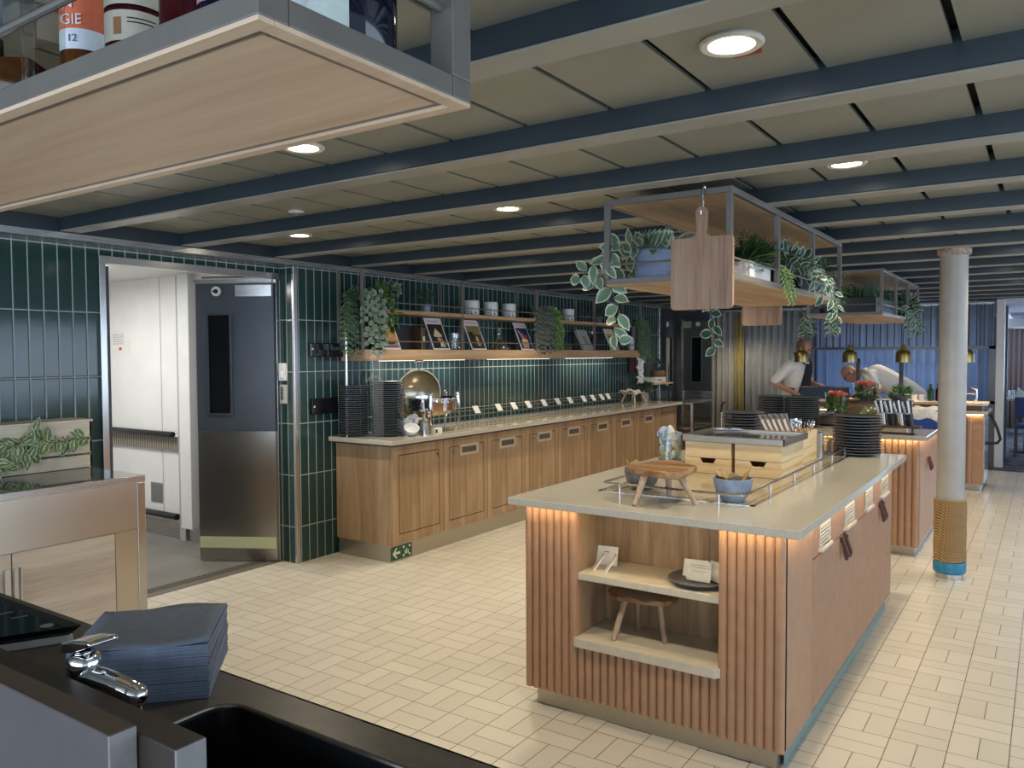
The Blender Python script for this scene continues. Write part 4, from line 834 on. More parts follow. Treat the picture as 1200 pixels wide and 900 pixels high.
hanging_board('large cutting board hanging at the front of the near plant shelf', -1.361, -1.088, 3.246, 1.735, 2.040, 2.168)
hanging_board('cutting board hanging at the far end of the near plant shelf', -1.75, -1.485, 5.41, 1.735, 2.040, 2.168)

PR = random.Random(21)
def rdir(r, up=0.): v = Vector((r.gauss(0,1), r.gauss(0,1), r.gauss(0,1)+up)); return v.normalized()
def bush(m, c, rad, n, L, W, up=.3, r=PR, droop=.3):
    for _ in range(n):
        d = rdir(r, up); c2 = Vector(c)+Vector((d.x*rad[0], d.y*rad[1], d.z*rad[2]))*r.uniform(.45,1); d2 = (d+rdir(r)*.6).normalized()
        m.leaf(c2, d2, rdir(r, 1.2), L*r.uniform(.7,1.2), W*r.uniform(.7,1.2), droop)
def trail(m, st, pts, L, W, step, r=PR, face=(0,-1,.3), spread=.8):
    pts = [Vector(p) for p in pts]; st.tube(pts, .0022, 5); acc = 0; side = 1
    for a, b in zip(pts, pts[1:]):
        l = (b-a).length; d = (b-a).normalized(); s = d.cross(Vector(face)).normalized(); t_ = acc
        while t_ < l:
            p = a+d*t_; dd = (s*side*spread+d*.55+rdir(r)*.28).normalized(); m.leaf(p, dd, (Vector(face)+rdir(r)*.35).normalized(), L*r.uniform(.75,1.15), W*r.uniform(.8,1.15), .2); side = -side; t_ += step*r.uniform(.8,1.2)
        acc = t_-l
STEM = plain('plant_stem', (.12,.16,.05), .6)
def plant(name, label, cat, loc, group=None): return thing(name, label, cat, loc, group=group)
def finish(t, m, st, mat, name='foliage'):
    o = bw(m, name, mat, t)
    if st is not None and st.v: bw(st, 'stems', STEM, t)
    return o
# -- near plant shelf, left: textured blue pot with variegated vines
t = plant('potted_pothos', 'variegated trailing plant in a blue textured pot at the left of the near shelf', 'plant', (-1.56, 3.53, 1.884))
nb = N('blue_woven_pot'); vo = nb.n('ShaderNodeTexVoronoi'); nb.t.links.new(nb.co((1,1,1.6)), vo.inputs['Vector']); vo.inputs['Scale'].default_value = 70
nb.set(Base_Color=(.26,.34,.49), Roughness=.55); nb.bump(vo.outputs['Distance'], .6, .004)
pm = M()
pm.lathe([(.084,0),(.088,.004)]+[(.092+.008*math.sin(i/24*2.4)+(.0022 if i%2 else 0),.006+.006*i) for i in range(25)]+[(.090,.155),(.088,.12)], n=48)
pm.build('pot', nb.mat, t); M().lathe([(.085,.140),(.001,.142)], n=30).build('soil', SOIL, t)
m, st = M(), M()
for i in range(22):
    a = 2*PI*i/22+.2; st_ = Vector((-1.56+.045*math.cos(a), 3.53+.045*math.sin(a), 2.03)); tip = st_+Vector((.06*math.cos(a), .06*math.sin(a), .045+.03*math.sin(i*2.1)))
    st.tube([st_, tip], .0022, 5); m.leaf(tip-Vector((0,0,.02)), Vector((math.cos(a), math.sin(a), .5+.5*math.sin(i))), (0.2*math.cos(a),-.5,1), .10, .052, .45); m.leaf(st_+Vector((0,0,.02)), Vector((math.cos(a+.5), math.sin(a+.5), 1.0)), (math.cos(a),math.sin(a),.4), .085, .046, .5)
trail(m, st, [(-1.60,3.47,2.05),(-1.645,3.40,2.06),(-1.665,3.31,2.05),(-1.69,3.29,2.00),(-1.75,3.28,1.965),(-1.80,3.275,1.93),(-1.825,3.27,1.885)], .085, .052, .034)
trail(m, st, [(-1.66,3.31,2.04),(-1.69,3.285,1.97),(-1.715,3.275,1.92),(-1.745,3.27,1.865)], .085, .052, .036)
trail(m, st, [(-1.63,3.46,2.03),(-1.70,3.42,1.95),(-1.725,3.39,1.90),(-1.715,3.38,1.84),(-1.69,3.38,1.79),(-1.68,3.39,1.74),(-1.705,3.39,1.69),(-1.715,3.40,1.65),(-1.69,3.40,1.61)], .092, .062, .036)
trail(m, st, [(-1.62,3.60,2.03),(-1.68,3.66,1.97),(-1.66,3.55,1.92)], .07, .04, .04)
finish(t, m, st, VARI)
# -- vine that hangs from the left side, half hidden by the big board
t = plant('hanging_vine', 'single variegated vine dangling under the near shelf behind the big board', 'plant', (-1.71, 4.75, 1.884)); m, st = M(), M()
trail(m, st, [(-1.66,4.78,1.89),(-1.715,4.75,1.88),(-1.725,4.74,1.80),(-1.70,4.74,1.73),(-1.715,4.73,1.67),(-1.70,4.73,1.61),(-1.69,4.73,1.56)], .085, .055, .045); M().lathe([(.03,.0),(.04,.05),(.001,.05)], n=16).build('pot', BLACK, t).location = (.05,.03,.0)
finish(t, m, st, POTHOS)
def planter(name, label, loc, sx, sy, h, mat, taper=.0):
    t = thing(name, label, 'plant', loc); m = M(); w = .004
    for q in ((-sx,sx,-sy,-sy+w*2),(-sx,sx,sy-w*2,sy),(-sx,-sx+w*2,-sy,sy),(sx-w*2,sx,-sy,sy)): m.box(*q, 0, h)
    m.box(-sx,sx,-sy,sy,0,.006); m.build('pot', mat, t, bevel=.003); M().box(-sx+.008,sx-.008,-sy+.008,sy-.008,h-.02,h-.012).build('soil', SOIL, t); return t
t = planter('potted_fern', 'dark feathery fern in a white box right behind the big cutting board', (-1.22, 3.77, 1.884), .085, .165, .085, PORC); m, st = M(), M()
for i in range(95):
    a = rnd.uniform(0,2*PI); e = rnd.uniform(.35,1.45); p0 = Vector((-1.22+rnd.uniform(-.05,.05), 3.77+rnd.uniform(-.13,.13), 1.955)); d = Vector((math.cos(a)*math.cos(e), math.sin(a)*math.cos(e), math.sin(e))); ln = rnd.uniform(.12,.24)
    pts = [p0+d*ln*s-Vector((0,0,.06*s*s)) for s in (0,.35,.7,1.)]; st.tube(pts, .0016, 4)
    for j in range(9):
        s = .2+.8*j/9; p = p0+d*ln*s-Vector((0,0,.06*s*s))
        for sg in (-1,1): m.leaf(p, d*.6+d.cross(Vector((0,0,1))).normalized()*sg+Vector((0,0,-.1)), (0,0,1), .042*(1.15-s*.5), .012, .3)
finish(t, m, st, FERN)
m = M(); bush(m, (-1.175,3.70,1.945), (.055,.11,.035), 160, .022, .012, .2); finish(t, m, None, leafmat('tiny_white_flowers', (.12,.22,.10), (.62,.66,.55), .55, .9), 'flowers')
t = planter('potted_succulent', 'lime green trailing sprig plant in a dark pot on the near shelf', (-1.20, 4.13, 1.884), .07, .11, .075, BLACK); m, st = M(), M()
for k in range(7):
    y = 4.02+.028*k; pts = [(-1.19,y+.02,1.965),(-1.135,y,1.99),(-1.10,y,1.94),(-1.090,y+.01,1.89-.012*k%.04),(-1.082,y+.03,1.845-.02*(k%3))]; trail(m, st, pts, .030, .008, .010, spread=.9, face=(1,-.5,.2))
finish(t, m, st, LIME); m = M(); bush(m, (-1.25,4.15,2.02), (.10,.22,.08), 420, .05, .013, .5); finish(t, m, None, FERN, 'tuft')
t = planter('potted_pothos', 'big variegated plant spilling over the right edge of the near shelf', (-1.22, 4.66, 1.884), .075, .12, .095, BLACK); m, st = M(), M()
bush(m, (-1.20,4.55,2.01), (.10,.34,.085), 120, .078, .036, .7)
for y, dz, dy in ((4.45,.03,.02),(4.62,.07,.05),(4.80,.14,.12),(4.90,.24,.16)): trail(m, st, [(-1.17,y,2.03),(-1.09,y+dy*.3,2.0),(-1.06,y+dy*.5,1.95-dz*.2),(-1.055,y+dy*.8,1.93-dz*.6),(-1.06,y+dy,1.92-dz)], .068, .034, .040, face=(.8,-.6,.3))
finish(t, m, st, POTHOS)
t = planter('potted_fern', 'dark bushy plant in a blue grey pot, far end of the near shelf', (-1.22, 5.24, 1.884), .085, .115, .115, BLUEGREY); m, st = M(), M()
bush(m, (-1.25,5.25,2.05), (.12,.14,.08), 260, .045, .010, .5); bush(m, (-1.12,5.36,1.95), (.07,.06,.12), 160, .04, .010, -.3); finish(t, m, st, DARKLEAF)
# -- second hanging shelf
t = planter('planter_trough', 'long black trough of dark grassy plants on the far hanging shelf', (-1.45, 7.95, 1.884), .22, .62, .14, BLACK); m, st = M(), M()
for _ in range(900):
    p = Vector((rnd.uniform(-1.66,-1.24), rnd.uniform(7.33,8.57), 2.0)); a = rnd.uniform(0,2*PI); m.leaf(p, (math.cos(a)*.35, math.sin(a)*.35, 1), (math.cos(a),math.sin(a),.2), rnd.uniform(.07,.16), .010, .4)
finish(t, m, None, FERN)
t = planter('potted_pothos', 'variegated plant with pale leaves at the right end of the far hanging shelf', (-1.25, 8.85, 1.884), .07, .12, .085, BLACK); m, st = M(), M()
bush(m, (-1.20,8.85,2.0), (.09,.26,.10), 120, .09, .042, .6)
for y in (8.35,8.6,8.85,9.1,9.3): trail(m, st, [(-1.2,y,1.99),(-1.14,y,1.95),(-1.12,y+.02,1.86),(-1.12,y+.03,1.74-.05*(y%.2))], .07, .035, .035, face=(.7,-.7,.3))
finish(t, m, st, POTHOS)
t = plant('hanging_vine', 'pale leaved vine hanging from the left corner of the far hanging shelf', 'plant', (-1.79, 7.25, 1.884)); m, st = M(), M()
for x, y in ((-1.78,7.21),(-1.80,7.35),(-1.80,7.5)): trail(m, st, [(x+.06,y,1.95),(x,y,1.90),(x-.01,y,1.82),(x-.0,y,1.72)], .07, .035, .03)
finish(t, m, st, POTHOS); M().box(.03,.13,-.03,.12,0,.05).build('pot', BLACK, t)
t = plant('hanging_vine', 'short tuft hanging under the far hanging shelf near its middle', 'plant', (-1.79, 8.3, 1.884)); m, st = M(), M()
for y in (8.2,8.35,8.5): trail(m, st, [(-1.72,y,1.92),(-1.79,y,1.90),(-1.80,y,1.82),(-1.795,y,1.75)], .07, .03, .025)
finish(t, m, st, POTHOS); M().box(.03,.13,-.1,.12,0,.05).build('pot', BLACK, t)
# -- planter box vine on the cabinet
m, st = M(), M(); t = plant('trailing_vine', 'striped leaved vine draped over the front of the pine planter box', 'plant', (-4.53, 1.9, .917))
trail(m, st, [(-4.545,2.40,1.085),(-4.525,2.33,1.085),(-4.522,2.22,1.075),(-4.522,2.12,1.08),(-4.52,2.02,1.085),(-4.518,1.9,1.06),(-4.515,1.75,1.05),(-4.515,1.5,1.04)], .090, .050, .019, face=(1,-.2,.35))
trail(m, st, [(-4.53,2.16,1.085),(-4.51,2.10,1.12),(-4.505,2.08,1.14)], .085, .048, .022, face=(1,-.2,.2))
trail(m, st, [(-4.52,2.0,1.06),(-4.51,2.05,1.03),(-4.505,2.10,1.02)], .085, .046, .022, face=(1,-.2,.2))
trail(m, st, [(-4.52,1.95,1.05),(-4.51,1.93,1.0),(-4.505,1.925,.95)], .085, .046, .024, face=(1,-.2,.2))
for _ in range(46): m.leaf((-4.520, rnd.uniform(1.5,2.08), rnd.uniform(.99,1.09)), (rnd.uniform(.1,.5), rnd.uniform(-1,1), rnd.uniform(-.6,.7)), (1,-.2,.3), .09, .048, .25)
finish(t, m, st, STRIPE)
# -- plants of the wall shelf
t = plant('trailing_plant', 'big trailing plant with round grey green leaves on the left of the wall shelf', 'plant', (-4.44, 4.52, 1.91)); m, st = M(), M()
M().lathe([(.05,0),(.07,.09),(.065,.09),(.001,.08)], n=24).build('pot', BLACK, t)
for k in range(9):
    y = 4.40+.026*k+rnd.uniform(-.015,.015); x = -4.40+.010*(k%4); zb_ = (1.80,1.62,1.72,1.55,1.66)[k%5]; trail(m, st, [(x-.04,y+.04,2.0),(x+.05,y,2.0+.03*(k%2)),(x+.075,y-.01,1.90),(x+.08,y-.02+.02*(k%3),(1.9+zb_)/2),(x+.085,y-.03+.015*(k%2),zb_)], .042, .043, .031, face=(.7,-.7,.2))
finish(t, m, st, EUCA); m = M(); bush(m, (-4.40,4.63,2.0), (.09,.09,.09), 90, .06, .032, .7); bush(m, (-4.33,4.68,1.86), (.05,.06,.12), 60, .055, .030, -.1)
bush(m, (-4.36,4.56,1.78), (.04,.10,.16), 70, .05, .026, -.1); finish(t, m, None, IVY, 'ivy'); m, st = M(), M(); bush(m, (-4.40,4.42,1.93), (.07,.12,.13), 190, .05, .016, .0)
for k in range(8): trail(m, st, [(-4.45,4.47-.01*k,2.03),(-4.42,4.37-.01*k,1.98),(-4.38,4.33-.012*k,1.85),(-4.36,4.32-.014*k,1.74),(-4.36,4.33-.02*k+.04*(k%2),(1.66,1.55,1.72)[k%3])], .052, .015, .022, face=(.6,-.8,.1))
finish(t, m, st, DARKLEAF, 'willow_sprays')
def potplant(name, label, y, ztop, R, h, leaf, potm, n, L, W, rad=(.07,.07,.055), x=-4.45, z=1.911, up=.6):
    t = thing(name, label, 'plant', (x, y, z)); M().lathe([(R*.8,0),(R,h*.4),(R*.95,h),(R*.85,h),(.001,h*.85)], n=24).build('pot', potm, t); m = M(); bush(m, (x,y,ztop), rad, n, L, W, up); bw(m, 'foliage', leaf, t); return t
potplant('potted_plant', 'small round leaved plant in a grey pot at the left of the upper wall shelf', 4.81, 2.06, .042, .085, EUCA, BLUEGREY, 170, .035, .026, (.09,.09,.075))
potplant('potted_plant', 'small dark bushy plant in a grey pot, second from the left on the upper shelf', 5.275, 2.03, .038, .07, DARKLEAF, BLUEGREY, 220, .030, .012, (.06,.06,.075))
potplant('potted_plant', 'small dark bushy plant in a grey pot near the right end of the upper shelf', 8.42, 2.03, .045, .085, DARKLEAF, GREYSTONE, 220, .032, .014, (.07,.07,.065))
t = plant('trailing_plant', 'grey purple and lime plant hanging over the middle of the wall shelf', 'plant', (-4.43, 7.05, 1.911)); m, st = M(), M(); M().lathe([(.05,0),(.065,.08),(.001,.07)], n=20).build('pot', BLACK, t)
for k in range(11): trail(m, st, [(-4.42,6.90+.025*k,2.0),(-4.36,6.86+.03*k,2.01),(-4.325,6.85+.03*k,1.9),(-4.32,6.86+.03*k+.02*(k%2),1.76),(-4.32,6.87+.03*k,(1.72,1.56,1.64,1.60)[k%4])], .055, .026, .028, face=(.75,-.65,.1))
finish(t, m, st, GREYLEAF); m, st = M(), M()
for k in range(6): trail(m, st, [(-4.42,7.16+.02*k,2.0),(-4.35,7.20+.02*k,2.02),(-4.315,7.20+.02*k,1.88),(-4.31,7.20+.02*k,1.72),(-4.31,7.21+.02*k,1.62)], .06, .034, .034, face=(.75,-.65,.1))
finish(t, m, st, IVY, 'ivy')
t = plant('trailing_plant', 'dense dark green and cream hanging plant at the right end of the wall shelf', 'plant', (-4.42, 9.30, 1.60)); m, st = M(), M()
for k in range(16): trail(m, st, [(-4.43,9.30+.012*k,1.98),(-4.36,9.28+.02*k,1.98),(-4.325,9.28+.02*k,1.88),(-4.32,9.29+.02*k,1.72),(-4.32,9.30+.02*k,1.56-.02*(k%4))], .045, .026, .024, face=(.75,-.65,.1))
M().lathe([(.05,0),(.065,.30),(.001,.29)], n=20).build('pot', BLACK, t); finish(t, m, st, DARKLEAF)
t = plant('hanging_garland', 'round leaved eucalyptus garland hanging beside the tiled wall end', 'plant', (-4.58, 9.95, 1.85)); m, st = M(), M()
for k in range(6): trail(m, st, [(-4.58,9.85+.035*k,1.86),(-4.56,9.86+.035*k,1.75),(-4.56,9.86+.035*k,1.58),(-4.56,9.87+.035*k,1.44+.03*(k%3))], .05, .05, .035, face=(.75,-.65,.1))
finish(t, m, st, EUCA)
t = plant('orchid_garland', 'white flower garland hanging below the right end of the wall shelf', 'flowers', (-4.36, 9.40, 1.18)); m, st = M(), M(); st.tube([(-4.36,9.38,1.50),(-4.34,9.38,1.35),(-4.35,9.36,1.17)], .003, 5)
for i in range(26):
    c = Vector((-4.345+rnd.uniform(-.02,.02), 9.37+rnd.uniform(-.03,.03), 1.18+.012*i))
    for k in range(4): a = 2*PI*k/4+i; m.leaf(c, (math.cos(a)*.5+.2, math.sin(a)*.7-.2, rnd.uniform(-.3,.4)), (.7,-.7,.1), .034, .03, .2)
finish(t, m, st, PORC, 'blossoms')
for (y, w, z0, z1, mat, l) in ((9.62,.13,1.29,1.60,plain('dark_red_board', (.09,.022,.018), .5),'dark red board hanging under the right end of the wall shelf'),(9.78,.11,1.30,1.66,WALNUT,'brown board hanging at the tiled wall right of the red board')):
    t = thing('cutting_board', l, 'cutting board', (-4.585, y, z0)); M().prism([(-w/2,.02),(-w/2+.02,0),(w/2-.02,0),(w/2,.02),(w/2,z1-z0-.09),(.018,z1-z0-.06),(.018,z1-z0),(-.018,z1-z0),(-.018,z1-z0-.06),(-w/2,z1-z0-.09)], 'x', -.012, .008).build('board', mat, t, bevel=.003)
# ================================================================ things on the wall shelf
MW = plain('magazine_white', (.74,.72,.74), .4, 0, .02); ink = {k: plain('ink_'+k, c, .4, 0, .1, 60) for k, c in dict(orange=(.62,.25,.06), black=(.012,.011,.012), brown=(.06,.035,.02), navy=(.018,.026,.11), yellow=(.56,.43,.15), cream=(.66,.58,.38), red=(.42,.06,.05), tan=(.48,.27,.14), pink=(.62,.35,.42), grey=(.25,.24,.24), skin=(.42,.24,.16), olive=(.22,.20,.08)).items()}
def magazine(label, y, w, h, back, shapes):
    t = thing('magazine', label, 'magazine', (-4.385, y, 1.5915), group='magazines propped along the wall shelf'); t.rotation_euler = (0, -.40, 0)
    M().box(-.006,0,-w/2,w/2,0,h).build('pages', MW, t); M().box(0,.0006,-w/2+.012,w/2-.012,.012,h*.80).build('cover_picture', ink[back], t)
    M().box(0,.0007,-w*.36,w*.30,h*.86,h*.93).build('masthead', plain('masthead_tint', (.70,.50,.58), .5) if 'masthead_tint' not in bpy.data.materials else bpy.data.materials['masthead_tint'], t)
    for i, (col, poly) in enumerate(shapes): M().prism([(a*w, b*h) for a, b in poly], 'x', .0006, .0011+.0002*i).build('cover_shape', ink[col], t)
    return t
bowl_ = lambda c, z, r: [(c+r*math.cos(PI+PI*i/10), z+r*.5*math.sin(PI+PI*i/10)) for i in range(11)]
oval = lambda c, z, a, b: [(c+a*math.cos(2*PI*i/14), z+b*math.sin(2*PI*i/14)) for i in range(14)]
magazine('magazine with an orange cover beside the big trailing plant on the wall shelf', 4.77, .215, .30, 'orange', [('grey',[(-.44,.05),(.44,.05),(.44,.25),(-.44,.25)]),('tan',bowl_(0,.38,.30)),('brown',oval(.05,.20,.25,.05)),('yellow',oval(0,.40,.26,.05))])
magazine('magazine with a black cover and a figure in a pale cone hat', 5.405, .225, .30, 'black', [('cream',[(-.02,.68),(.28,.44),(.22,.40),(-.18,.40),(-.24,.44)]),('skin',oval(.03,.32,.11,.07)),('cream',[(-.02,.08),(.28,.08),(.18,.26),(.06,.26)]),('navy',[(.26,.08),(.44,.08),(.44,.22),(.30,.22)]),('tan',[(.12,.36),(.18,.36),(.40,.16),(.34,.14)])])
magazine('magazine with a dark brown cover, third from the left on the wall shelf', 5.955, .225, .30, 'brown', [('olive',[(-.44,.55),(.44,.50),(.44,.79),(-.44,.79)]),('black',[(-.44,.05),(.0,.05),(-.1,.6),(-.44,.6)]),('cream',oval(.08,.34,.07,.11)),('tan',oval(.10,.20,.12,.08))])
magazine('magazine with a navy cover showing a red and white dish', 6.785, .225, .30, 'navy', [('tan',[(-.30,.06),(.16,.06),(.24,.30),(-.26,.30)]),('cream',[(-.26,.30),(.24,.30),(.22,.38),(-.22,.40)]),('red',[(-.15,.40),(.18,.38),(.26,.56),(.12,.48),(-.02,.62),(-.12,.66)]),('cream',[(-.34,.70),(-.28,.72),(-.06,.42),(-.10,.40)])])
magazine('magazine with a yellow food cover at the right of the wall shelf', 8.74, .225, .28, 'yellow', [('cream',oval(.02,.35,.30,.16)),('olive',oval(-.1,.62,.22,.06)),('tan',oval(.1,.34,.14,.06))])
t = thing('book', 'thick pale grey book leaning at the right part of the wall shelf', 'book', (-4.385, 8.08, 1.5915)); t.rotation_euler = (0,-.46,0)
M().box(-.030,0,-.115,.115,0,.26).build('cover', plain('pale_grey_cover', (.46,.46,.43), .5), t); M().box(-.027,-.003,-.112,.117,.003,.257).build('pages', PAPER, t); M().prism([(-.02,.08),(.05,.07),(.03,.14),(.06,.18),(.01,.17),(-.05,.20)], 'x', 0, .0008).build('cover_drawing', ink['grey'], t)
t = thing('display_box', 'black box behind the orange magazine on the wall shelf', 'box', (-4.50, 5.02, 1.591)); M().box(-.06,.06,-.13,.06,0,.20).build('box', BLACK, t, bevel=.003)
t = thing('book', 'upright book with a gilt spine right of the orange magazine', 'book', (-4.43, 5.11, 1.591)); M().box(-.07,.07,-.012,.040,0,.185).build('cover', ink['brown'], t, bevel=.002); M().box(.0702,.072,-.012,.0,0,.185).build('spine_band', BRASS, t); M().box(.0702,.0712,.012,.030,.06,.11).build('spine_mark', ink['cream'], t)
for y, l in ((5.63,'glass jug standing between the cone hat and the dark brown magazines'),):
    t = thing('glass_jug', l, 'jug', (-4.42, y, 1.591)); M().lathe([(.045,0),(.048,.005),(.045,.15),(.042,.15),(.044,.008),(.001,.007)], n=28).build('glass', JARG, t); M().tube([(.0,.045,.13),(0,.085,.12),(0,.095,.08),(0,.075,.03),(0,.047,.02)], .006, 8).build('handle', JARG, t)
for y, l in ((6.33,'clear glass decanter with a wide base right of the dark brown magazine'),(7.56,'clear glass decanter left of the pale grey book')):
    t = thing('decanter', l, 'decanter', (-4.43, y, 1.591)); M().lathe([(.085,0),(.105,.015),(.095,.04),(.05,.075),(.022,.11),(.018,.17),(.038,.215),(.035,.215),(.015,.17),(.019,.112),(.046,.078),(.09,.04),(.098,.016),(.001,.008)], n=36).build('glass', DECG, t)
t = thing('red_bottle', 'small dark red bottle behind the pale grey book', 'bottle', (-4.50, 8.36, 1.591)); M().lathe([(.028,0),(.03,.005),(.03,.12),(.012,.16),(.012,.21)], n=20).build('glass', DKR, t); M().lathe([(.013,.19),(.013,.225)], n=16).build('cap', WHITEP, t)
t = thing('vase', 'small white patterned vase at the right end of the wall shelf', 'vase', (-4.41, 9.22, 1.591)); M().lathe([(.03,0),(.045,.03),(.035,.07),(.045,.10),(.04,.13),(.036,.13),(.001,.02)], n=28).build('body', plain('mottled_vase', (.55,.54,.55), .3, 0, .25, 50), t)
nc = N('blue_white_canister'); tcc = nc.n('ShaderNodeTexCoord'); spc = nc.n('ShaderNodeSeparateXYZ'); nc.t.links.new(tcc.outputs['Object'], spc.inputs[0])
vor = nc.n('ShaderNodeTexVoronoi'); nc.t.links.new(tcc.outputs['Object'], vor.inputs['Vector']); vor.inputs['Scale'].default_value = 42
pat = nc.m('MULTIPLY', nc.m('LESS_THAN', vor.outputs['Distance'], .36), nc.m('LESS_THAN', nc.m('ADD', spc.outputs[2], nc.m('MULTIPLY', nc.noise(tcc.outputs['Object'], 30, 1), .06)), .085))
nc.set(Base_Color=nc.mix(pat, (.66,.70,.70), (.04,.055,.16)), Roughness=.25)
def canister(y, l, r=.072, h=.128):
    t = thing('canister', l, 'canister', (-4.45, y, 1.911), group='blue and white canisters on the upper shelf'); M().lathe([(r*.97,0),(r,.004),(r,h*.97),(r*.96,h)], n=40).build('body', nc.mat, t)
    M().lathe([(r*.955,h),(r*.93,h+.006),(.001,h+.008)], n=32).build('lid', PORC, t); return t
c0 = canister(5.92, 'blue and white canister, leftmost on the upper wall shelf')
for y, l in ((6.22,'blue and white canister, second from the left'),(6.53,'blue and white canister, third from the left'),(7.33,'blue and white canister half hidden behind the grey purple plant'),(7.70,'blue and white canister, rightmost on the upper wall shelf')): dup(c0, (-4.45, y, 1.911), label=l)
t = thing('figurine', 'small dark wire figurine on the upper shelf right of the canisters', 'figurine', (-4.45, 8.13, 1.911)); m = M(); m.lathe([(.03,0),(.03,.006)], n=16); m.tube([(0,0,.005),(0,.01,.05),(0,-.03,.07)], .004, 6); m.tube([(0,.01,.05),(0,.06,.08),(0,.07,.10)], .004, 6); m.tube([(0,.01,.05),(0,.02,.09)], .006, 6); m.build('body', STEELZ, t)
# ================================================================ things on the back counter
stack(-4.478, 4.42, .9205, .119, 26, .0150, 'topmost dark plate of the stack against the tiled wall behind the glass guard', 'dark plate in the tall stack against the tiled wall', 'plate stack at the tiled wall', (.0006,0))
stack(-4.265, 4.575, .9205, .128, 28, .0150, 'topmost dark plate of the tall stack left of the chafing dish', 'dark plate in the tall stack left of the chafing dish', 'plate stack left of the chafing dish', (-.0003,.0008))
ch = thing('chafing_dish', 'round chrome chafing dish with its roll top lid standing open', 'chafing dish', (-4.22, 5.05, .9235))
M().lathe([(.19,.165),(.205,.170),(.210,.20),(.210,.262),(.222,.268),(.222,.276),(.205,.276),(.200,.20),(.001,.19)], n=48).build('pan', CHROME, ch)
M().lathe([(.06,.12),(.15,.14),(.17,.168),(.001,.17)], n=32).build('water_pan_base', plain('gold_base', (.55,.42,.22), .25, .9), ch)
for i, a in enumerate((-.9, .35, 1.7, 3.6)):
    c, s = math.cos(a), math.sin(a); q = M().tube([(.23*c,.23*s,.30),(.235*c,.235*s,.24),(.245*c,.245*s,.14),(.225*c,.225*s,.05),(.20*c,.20*s,0)], [.013,.012,.009,.008,.010], 10); q.ball((.23*c,.23*s,.305), .018, 14, 8); q.build('leg', CHROME, ch)
lid = M(); k = 18; nn = 36; vs = []
for rr in (.205, .198):
    for i in range(k+1):
        f = PI/2*i/k
        for j in range(nn): p = 2*PI*j/nn; vs.append((-rr*.92*math.sin(f), rr*math.cos(f)*math.cos(p), rr*math.cos(f)*math.sin(p)))
off = (k+1)*nn; fs = []
for b in (0, off):
    for i in range(k):
        for j in range(nn): q = (b+i*nn+j, b+i*nn+(j+1)%nn, b+(i+1)*nn+(j+1)%nn, b+(i+1)*nn+j); fs.append(q if b else q[::-1])
for j in range(nn): fs.append((j, (j+1)%nn, off+(j+1)%nn, off+j))
lid.add(vs, fs, True); GOLDIN = plain('polished_warm_steel', (.62,.54,.40), .30, 1.)
nouter = k*nn
for i in range(len(lid.f)): lid.mi[i] = 1 if i >= nouter else 0
lo = lid.build('lid', [plain('dark_chrome', (.20,.20,.21), .12, 1.), GOLDIN], ch); lo.location = (-.10,-.04,.30); lo.rotation_euler = (0, .06, -.42)
hd = M(); hd.tube([(0,0,.20),(0,0,.255)], .008, 10); hd.tube([(.0,-.05,.262),(0,-.02,.272),(0,.02,.272),(0,.05,.262)], [.008,.012,.012,.008], 10); hd.build('lid_handle', CHROME, lo)
def wbowl(loc, rot, l, R=.060):
    o = M().lathe([(R*.45,0),(R*.5,.003),(R*.85,.03),(R,.062),(R*.95,.062),(R*.8,.032),(.001,.008)], n=36).build('bowl', PORC); o.location = loc; o.rotation_euler = rot; tag(o, l, 'bowl', 'white bowls left of the chafing dish')
wbowl((-4.10,4.66,.9335),(.35,.5,0),'white bowl tilted at the front of the pile by the cutlery cup'); wbowl((-4.20,4.70,.9205),(0,0,0),'lowest white bowl of the pile beside the plate stack',.066); wbowl((-4.20,4.70,.950),(0,0,0),'second white bowl of the pile beside the plate stack',.066); wbowl((-4.20,4.70,.980),(0,0,0),'third white bowl of the pile beside the plate stack',.066); wbowl((-4.165,4.78,.996),(.9,.3,0),'white bowl tipped on top of the pile by the chafing dish',.058)
for x, y, l in ((-4.075,4.79,'steel cutlery cup behind another in front of the chafing dish'),(-4.03,4.75,'bright steel cutlery cup at the counter edge by the white bowls')):
    t = thing('cutlery_cup', l, 'cup', (x,y,.9205)); M().lathe([(.029,0),(.031,.10),(.029,.10),(.027,.006),(.001,.005)], n=28).build('body', STEELZ, t)
for i in range(7): a = i*.9; utensil((-4.035+.010*math.cos(a), 4.752+.010*math.sin(a), .928), (.16*math.sin(a+1), .16*math.cos(a), a), 'steel %s in the bright cutlery cup on the back counter' % ('spoon' if i%2 else 'fork'), 'steel spoons in the bright cup' if i%2 else 'steel forks in the bright cup', None, i%2)
t = thing('tea_light_box', 'small white and black box at the counter edge under the chafing dish', 'box', (-4.03, 4.89, .9205)); M().box(-.02,.02,-.045,.045,0,.045).build('box', PAPER, t, bevel=.002); M().box(.02,.0206,-.040,-.015,.008,.035).build('label', BLACK, t)
t = thing('wooden_stool', 'small pale wooden stool with a draped cloth near the far end of the counter', 'stool', (-4.40, 9.28, .9235)); M().box(-.09,.09,-.15,.15,.115,.135).build('top', PINEY, t, bevel=.004)
for sx in (-1,1):
    for sy in (-1,1): M().tube([(sx*.095,sy*.155,0),(sx*.06,sy*.11,.118)], [.009,.012], 8).build('leg', PINE, t)
o = M(); vs = []
for i in range(9):
    for j in range(7): x, y = -.12+.24*i/8, -.17+.20*j/6; vs.append((x, y, .014+.012*math.sin(i*1.3+j)+(-.06*max(0,abs(x)-.085)*20 if abs(x) > .085 else 0)+(.012 if j%2 else 0)))
